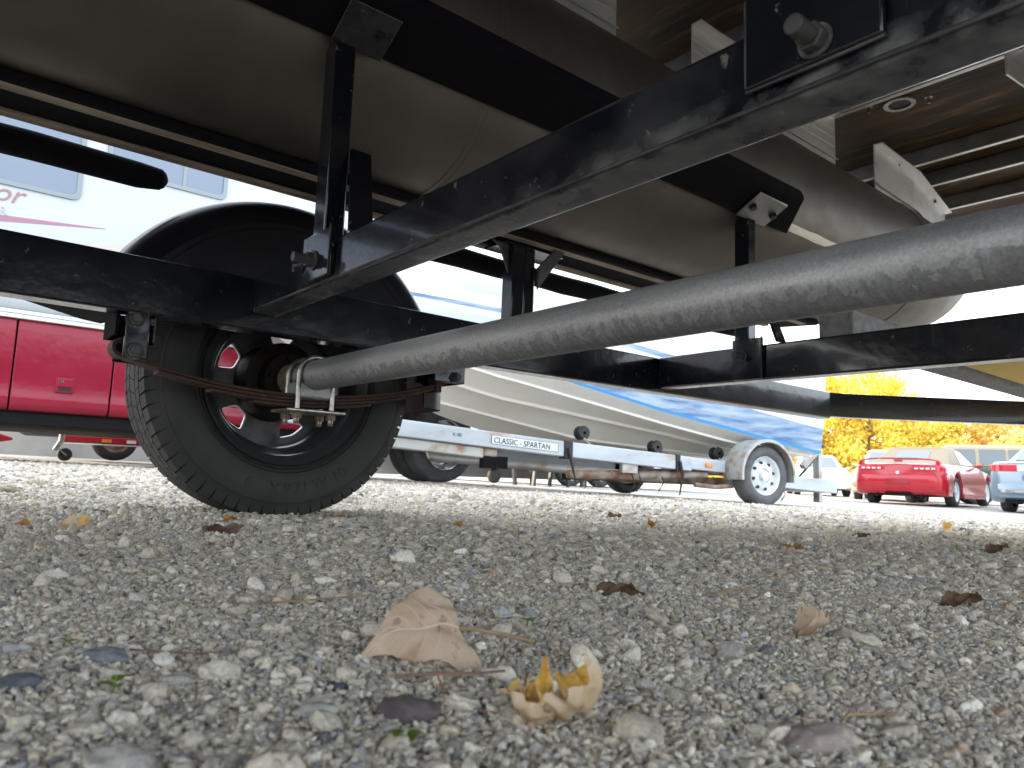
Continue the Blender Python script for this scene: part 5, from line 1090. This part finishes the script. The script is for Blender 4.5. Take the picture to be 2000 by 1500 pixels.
# ------------------------------------------------------------------ leaves, sprouts, stalks, pebbles on the gravel
def leaf_grid(outline, nu=26, nv=14):
    """outline(t)->half width (0..1 along the leaf); returns params"""
    return [(i / nu, (j / nv) * 2 - 1) for i in range(nu + 1) for j in range(nv + 1)], nu, nv
def make_leaf(name, label, m, mapf, outline, nu=30, nv=16, stem=None, cat='leaf', veins=True, group='fallen leaves on the gravel', thick=.00025):
    vs = []
    for i in range(nu + 1):
        for j in range(nv + 1):
            u = i / nu; v = (j / nv) * 2 - 1; vs.append(Vector(mapf(u, v * outline(u, v))))
    fs = [(i * (nv + 1) + j, i * (nv + 1) + j + 1, (i + 1) * (nv + 1) + j + 1, (i + 1) * (nv + 1) + j) for i in range(nu) for j in range(nv)]
    xs_ = [v.x for v in vs]; ys_ = [v.y for v in vs]; zs2 = [v.z for v in vs]
    root = thing(name, label, cat, ((min(xs_) + max(xs_)) / 2, (min(ys_) + max(ys_)) / 2, min(zs2)), None, group)
    mb = MB(); mb.v = [tuple(v) for v in vs]; mb.f = fs; mb.mi = [0] * len(fs); bl = build(mb, 'blade', m, root, smooth=80, fixn=False)
    if veins:
        mb = MB()
        mb.tube([Vector(mapf(u, 0)) + Vector((0, 0, .0002)) for u in np.linspace(0, .97, 16)], list(np.linspace(.0008, .0003, 16)), 6)
        vn = build(mb, 'midrib', 'vein', bl, smooth=60)
        for k, u0 in enumerate(np.linspace(.06, .72, 6)):
            for sg in (-1, 1):
                mb = MB(); mb.tube([Vector(mapf(min(u0 + t * .28, .98), sg * t * .86 * outline(min(u0 + t * .28, .98), sg))) + Vector((0, 0, .0001)) for t in np.linspace(0, 1, 8)], list(np.linspace(.00042, .00015, 8)), 5); build(mb, 'side_vein', 'vein', bl, smooth=60)
    if stem: mb = MB(); mb.tube(stem, [.0011] * (len(stem) - 1) + [.0016], 8); build(mb, 'stem', 'stalk', root, smooth=60)
    return root
rt3 = Vector((.771, -.636, .0365)); fw3 = Vector((.628, .768, 0)); up3 = Vector((0, 0, 1))
# big tan leaf: stem at right, arched over the stones
gB = ground_z(.267, .40)
def big(u, v):
    o = Vector((.2890, .3980, gB + .024)); L_ = .0640
    a = u * L_; p = o - rt3 * a * .95 - fw3 * (a * .12) + up3 * (-.016 * u + .010 * math.sin(u * PI))
    w_ = v * .036
    if w_ > 0: p += fw3 * w_ * .55 + up3 * (w_ * .72 - w_ * w_ * 6) - rt3 * w_ * .25
    else: q = -w_; p += -fw3 * q * .50 + up3 * (-q * .60 - q * q * 3) + rt3 * q * .62
    p += up3 * (.0016 * math.sin(u * 11 + v * 4) + .0012 * math.sin(v * 9 - u * 5)) + fw3 * .001 * math.sin(u * 15)
    return p
def delt(u, v):
    s_ = 1.0 * (1 - (1 - min(1, (u + .04) / .22)) ** 2) ** .5 * (1 - max(0, (u - .18) / .82) ** 1.25) + .02
    return max(.02, s_ * (1 + .05 * abs(math.sin(u * 48))))
make_leaf('dry_leaf', 'large pale tan dry leaf arched over stones in the foreground', 'dry_tan', big, delt, 110, 22, stem=[Vector((.2890, .3980, gB + .024)), Vector((.299, .3960, gB + .023)), Vector((.3215, .3900, gB + .018)), Vector((.343, .388, gB + .012))])
# curled yellow leaf beside it
gC = ground_z(.273, .300)
def curl(cx, az, tilt, L_, wmax, c0, c1, lift):
    ax_ = (rt3 * math.cos(az) + fw3 * math.sin(az)); sd_ = up3.cross(ax_).normalized()
    def f(u, v):
        ang = tilt + (c0 + c1 * u) * u; # curl upward along the length
        n_ = 12; p = Vector(cx); 
        for k in range(n_):
            a = tilt + (c0 + c1 * (u * (k + .5) / n_)) * (u * (k + .5) / n_); p = p + (ax_ * math.cos(a) + up3 * math.sin(a)) * (L_ * u / n_)
        nn = (-ax_ * math.sin(ang) + up3 * math.cos(ang)); w_ = v * wmax
        return p + sd_ * w_ + nn * (abs(w_) ** 1.5 * 9) + up3 * (lift + .0012 * math.sin(u * 14 + v * 3)) + nn * (.0022 * abs(v) ** 2 * math.sin(u * 19 + v * 2 + az * 3) + .0007 * math.sin(v * 13 + az)) + ax_ * (.0014 * math.sin(v * 6 + az))
    return f
bc = Vector((.2640, .2830, gC + .003))
CL = thing('curled_leaf', 'crumpled yellow and tan leaf curled up beside the large leaf', 'leaf', (.27, .297, gC), None, 'fallen leaves on the gravel')
def lobe(u, v): return max(.03, math.sin(min(1, u * 1.05 + .12) * PI * .93) ** .75)
for k, (dx, dy, az, tilt, L_, wm, c0, c1) in enumerate(((-.005, -.002, 3.55, -.10, .019, .011, 1.3, .5), (-.003, -.003, -2.2, -.45, .017, .012, 1.9, .4), (.002, -.004, -1.0, .10, .024, .0105, .9, .7), (.008, -.003, -.35, .25, .030, .0115, 1.0, 1.1), (.009, .002, .35, .35, .031, .011, 1.1, 1.3), (-.003, .003, 1.75, 1.15, .024, .0038, -.5, 2.0), (-.007, .006, 2.9, 1.25, .020, .0048, -1.6, -.2))):
    f = curl(bc + rt3 * dx + fw3 * dy, az, tilt, L_ * 1.25, wm * 1.3, c0, c1, .002); nu, nv = 22, 8
    mb = MB(); mb.v = [tuple(f(i / nu, (j / nv * 2 - 1) * lobe(i / nu, 0))) for i in range(nu + 1) for j in range(nv + 1)]
    mb.f = [(i * (nv + 1) + j, i * (nv + 1) + j + 1, (i + 1) * (nv + 1) + j + 1, (i + 1) * (nv + 1) + j) for i in range(nu) for j in range(nv)]; mb.mi = [0] * len(mb.f)
    build(mb, 'leaf_lobe', 'dry_yellow', CL, smooth=80, fixn=False)
mb = MB(); mb.tube([bc + rt3 * -.004 - fw3 * .004 + up3 * -.002, bc + rt3 * -.03 + fw3 * .004 + up3 * .003, bc + rt3 * -.055 + fw3 * .012 + up3 * .0055, bc + rt3 * -.085 + fw3 * .004 + up3 * .004], [.0014, .0010, .001, .0013], 8); build(mb, 'stem', 'redstalk', CL)
def small_leaf(x, y, L_, wd, az, curlv, m, label, tilt=.3, lift=.004, seed=1):
    g0 = ground_z(x, y) + lift
    ax_ = rt3 * math.cos(az) + fw3 * math.sin(az); ax_.z = 0; ax_.normalize(); sd_ = up3.cross(ax_)
    def f(u, v):
        p = Vector((x, y, g0)) + ax_ * ((u - .5) * L_) + sd_ * (v * wd * math.cos(v * curlv)) + up3 * (abs(v) ** 1.6 * wd * curlv * .9 + tilt * L_ * u * (1 + .3 * math.sin(seed)) * .5 + L_ * .10 * math.sin(u * 7 + seed + v * 2.3) + L_ * .05 * math.sin(v * 8 + seed * 2))
        return p
    return make_leaf('fallen_leaf', label, m, f, lambda u, v: max(.03, math.sin(PI * min(1, u ** .8 * .97 + .03)) ** .7 * (1 + .12 * math.sin(u * 40 + seed))), 16, 8, veins=False)
small_leaf(.615, .335, .034, .019, .2, .8, 'dry_tan', 'small curled peach leaf standing alone right of centre', tilt=.8, seed=2)
small_leaf(1.532, .881, .046, .018, .1, .5, 'dry_orange', 'flat orange leaf below the boat trailer wheel', tilt=.5, seed=5)
small_leaf(1.635, 1.361, .05, .022, 1.2, 1.1, 'dry_orange', 'orange leaf lying below the middle of the boat', tilt=.6, seed=3)
small_leaf(.222, 1.302, .045, .018, .2, .9, 'dry_yellow', 'yellow leaf at the far left near the motorhome', tilt=.3, seed=8)
small_leaf(.421, 1.243, .066, .012, .05, .4, 'dry_brown', 'long flat brown leaf in front of the big tyre', tilt=.1, lift=.006, seed=1)
small_leaf(.519, 1.50, .026, .012, .4, .8, 'dry_orange', 'small pinkish leaf against the foot of the big tyre', tilt=.5, seed=4)
small_leaf(.989, 1.382, .026, .012, .9, 1, 'dry_orange', 'small rusty leaf right of the big tyre', tilt=.4, seed=6)
small_leaf(3.477, 1.29, .07, .03, .9, 1, 'dry_yellow', 'golden leaf at the shade edge near the red convertible', tilt=.8, seed=7)
small_leaf(2.15, .69, .07, .016, .1, .6, 'dry_brown', 'dark curled leaf at the right edge', tilt=.5, seed=9)
small_leaf(.983, .352, .055, .010, .1, .4, 'dry_brown', 'flat grey brown leaf low at the right', tilt=.35, lift=.007, seed=10)
small_leaf(.623, .563, .056, .009, .1, .4, 'dry_brown', 'dark brown leaf in the middle of the foreground', tilt=.15, lift=.006, seed=11)
small_leaf(.809, 1.60, .026, .012, 1.1, .7, 'dry_orange', 'small rust brown leaf touching the right side of the big tyre', tilt=.3, seed=12)
small_leaf(.16, 1.36, .02, .010, .6, .8, 'dry_orange', 'tiny orange leaf beside the yellow leaf at far left', tilt=.4, seed=13)
small_leaf(3.3, 1.45, .06, .02, .2, .6, 'dry_yellow', 'small yellow leaf beside the golden leaf at the shade edge', tilt=.3, seed=14)
small_leaf(2.3, 1.1, .06, .014, .0, .5, 'dry_brown', 'thin brown leaf between the orange leaf and the right edge', tilt=.2, seed=15)
small_leaf(1.9, 1.75, .06, .016, .3, .6, 'dry_brown', 'thin dark leaf under the boat trailer beam', tilt=.2, seed=16)
def sprout(x, y, h, label, nl=3, seed=0):
    g0 = ground_z(x, y); q = random.Random(seed); o = thing('seedling', label, 'seedling', (x, y, g0), None, 'green seedlings in the gravel')
    mb = MB(); mb.tube([(x, y, g0 - .003), (x + .001, y, g0 + h * .6), (x + .002, y, g0 + h)], [.0007, .0006, .0004], 6); build(mb, 'stem', 'sprout', o)
    for k in range(nl):
        a = k * 2 * PI / nl + q.uniform(-.5, .5); d = Vector((math.cos(a), math.sin(a), .45)).normalized(); s_ = Vector((-math.sin(a), math.cos(a), 0)); L_ = h * q.uniform(.7, 1.1); b0 = Vector((x + .002, y, g0 + h * q.uniform(.6, 1)))
        nu = 6; v = []
        for i in range(nu + 1):
            u = i / nu; w_ = L_ * .30 * math.sin(PI * min(1, u * .95 + .05)) ** .7; c = b0 + d * L_ * u - up3 * (L_ * .35 * u * u)
            v += [c - s_ * w_, c - up3 * w_ * .15, c + s_ * w_]
        mb = MB(); mb.add(v, [(i * 3 + j, i * 3 + j + 1, (i + 1) * 3 + j + 1, (i + 1) * 3 + j) for i in range(nu) for j in (0, 1)]); build(mb, 'leaf', 'sprout', o, smooth=80, fixn=False)
for i, (x, y, h, nl, lb) in enumerate(((.415, .477, .011, 3, 'bright green seedling above the curled yellow leaf'), (.41, .707, .007, 2, 'small green seedling above the large tan leaf'), (.667, .896, .010, 2, 'thin green seedling in the middle distance'),
        (.791, 1.187, .010, 2, 'right one of two green seedlings below the big tyre'), (.764, 1.207, .009, 2, 'left one of two green seedlings below the big tyre'), (1.05, 1.197, .010, 2, 'lone green seedling below the white boat'),
        (1.322, 1.165, .011, 3, 'green seedling left of the orange leaf'), (.094, .42, .012, 4, 'blurred green seedling in the lower left foreground'), (.180, .289, .010, 5, 'blurred green tuft at the bottom edge'), (.088, .524, .009, 3, 'pale green seedling at the left edge'), (.81, 1.33, .009, 2, 'green seedling close to the tyre foot'), (1.0, 1.02, .009, 2, 'tiny green seedling right of the thin one'))): sprout(x, y, h, lb, nl, i)
def stalk(pts, r, m, label):
    p = [Vector((x, y, ground_z(x, y) + h)) for x, y, h in pts]; mb = MB(); mb.tube(p, list(np.linspace(r, r * .5, len(p))), 7); o = build(mb, 'dry_stalk', m, smooth=60); tag(o, label, 'stalk', 'dry stalks on the gravel')
stalk([(.228, .372, .006), (.245, .356, .009), (.262, .345, .010), (.290, .352, .009), (.305, .36, .006)], .0011, 'redstalk', 'reddish stalk under the edge of the large tan leaf')
stalk([(.238, .338, .004), (.243, .352, .008), (.251, .366, .011)], .0010, 'stalk', 'short pale stalk leaning beside the dark stone')
stalk([(.12, .50, .004), (.15, .475, .006), (.18, .47, .005)], .0006, 'redstalk', 'thin reddish stalk on the left foreground')
stalk([(.24, .62, .006), (.29, .60, .009), (.34, .61, .007)], .0009, 'stalk', 'thin brown stalk behind the large tan leaf')
stalk([(.33, .55, .006), (.37, .53, .009), (.41, .50, .006)], .0009, 'stalk', 'tan stalk between the tan leaf and the green seedling')
stalk([(.72, .52, .006), (.78, .50, .012), (.84, .47, .007)], .0011, 'stalk', 'pale straw beyond the small peach leaf')
stalk([(1.0, .62, .006), (1.08, .60, .016), (1.16, .56, .007)], .0012, 'stalk', 'pale straw at right middle ground')
stalk([(.36, .19, .007), (.40, .20, .010), (.44, .19, .007)], .0010, 'stalk', 'pale straw in the lower right corner')
def pebble(x, y, r, sq, col, label, seed, rot=0, lift=.3):
    bm = bmesh.new(); bmesh.ops.create_icosphere(bm, subdivisions=4, radius=1)
    for v in bm.verts:
        n_ = mnoise.noise(v.co * .9 + Vector((seed, 0, 0))) * .35 + mnoise.noise(v.co * 2.3 + Vector((0, seed, 0))) * .14 + mnoise.noise(v.co * 7 + Vector((0, seed, 0))) * .03
        v.co *= 1 + n_; v.co = Vector((v.co.x * sq[0], v.co.y * sq[1], v.co.z * sq[2])) * r
    me = bpy.data.meshes.new('pebble'); bm.to_mesh(me); bm.free(); me.polygons.foreach_set('use_smooth', [True] * len(me.polygons)); o = bpy.data.objects.new('pebble', me); COL.objects.link(o)
    o.location = (x, y, ground_z(x, y) + r * lift); o.rotation_euler = (0, 0, rot); me.materials.append(mat('pebble_stone_%d' % seed, col, .85, 0, col2=tuple(c * 1.7 for c in col), scale=90, thr=(.5, .75), bump=.5, bscale=500, spots=(600, .62, .7, tuple(min(.6, c * 2.6) for c in col))))
    tag(o, label, 'stone', 'larger stones in the gravel')
pebble(.205, .322, .0125, (1.25, .85, .75), (.095, .08, .08), 'dark rough stone left of the curled yellow leaf', 1, -.7)
pebble(.196, .381, .0055, (1.2, .9, .6), (.075, .085, .105), 'smooth blue grey pebble left of the dark rough stone', 2)
pebble(.105, .490, .0095, (1.4, .9, .62), (.17, .18, .2), 'flat blue grey stone in the left foreground', 3, -.7)
pebble(.058, .453, .009, (1.3, .9, .6), (.11, .12, .135), 'dark slate pebble at the left edge', 4)
pebble(.363, .196, .015, (1.4, .95, .6), (.36, .3, .26), 'large pinkish brown stone in the lower right foreground', 5, -.4, .15)
pebble(.170, .345, .0085, (1.3, .9, .6), (.4, .39, .35), 'pale rounded stone in the lower left foreground', 6)
pebble(.375, .690, .0085, (1.1, .9, .7), (.2, .19, .17), 'grey stone just behind the large tan leaf', 7)
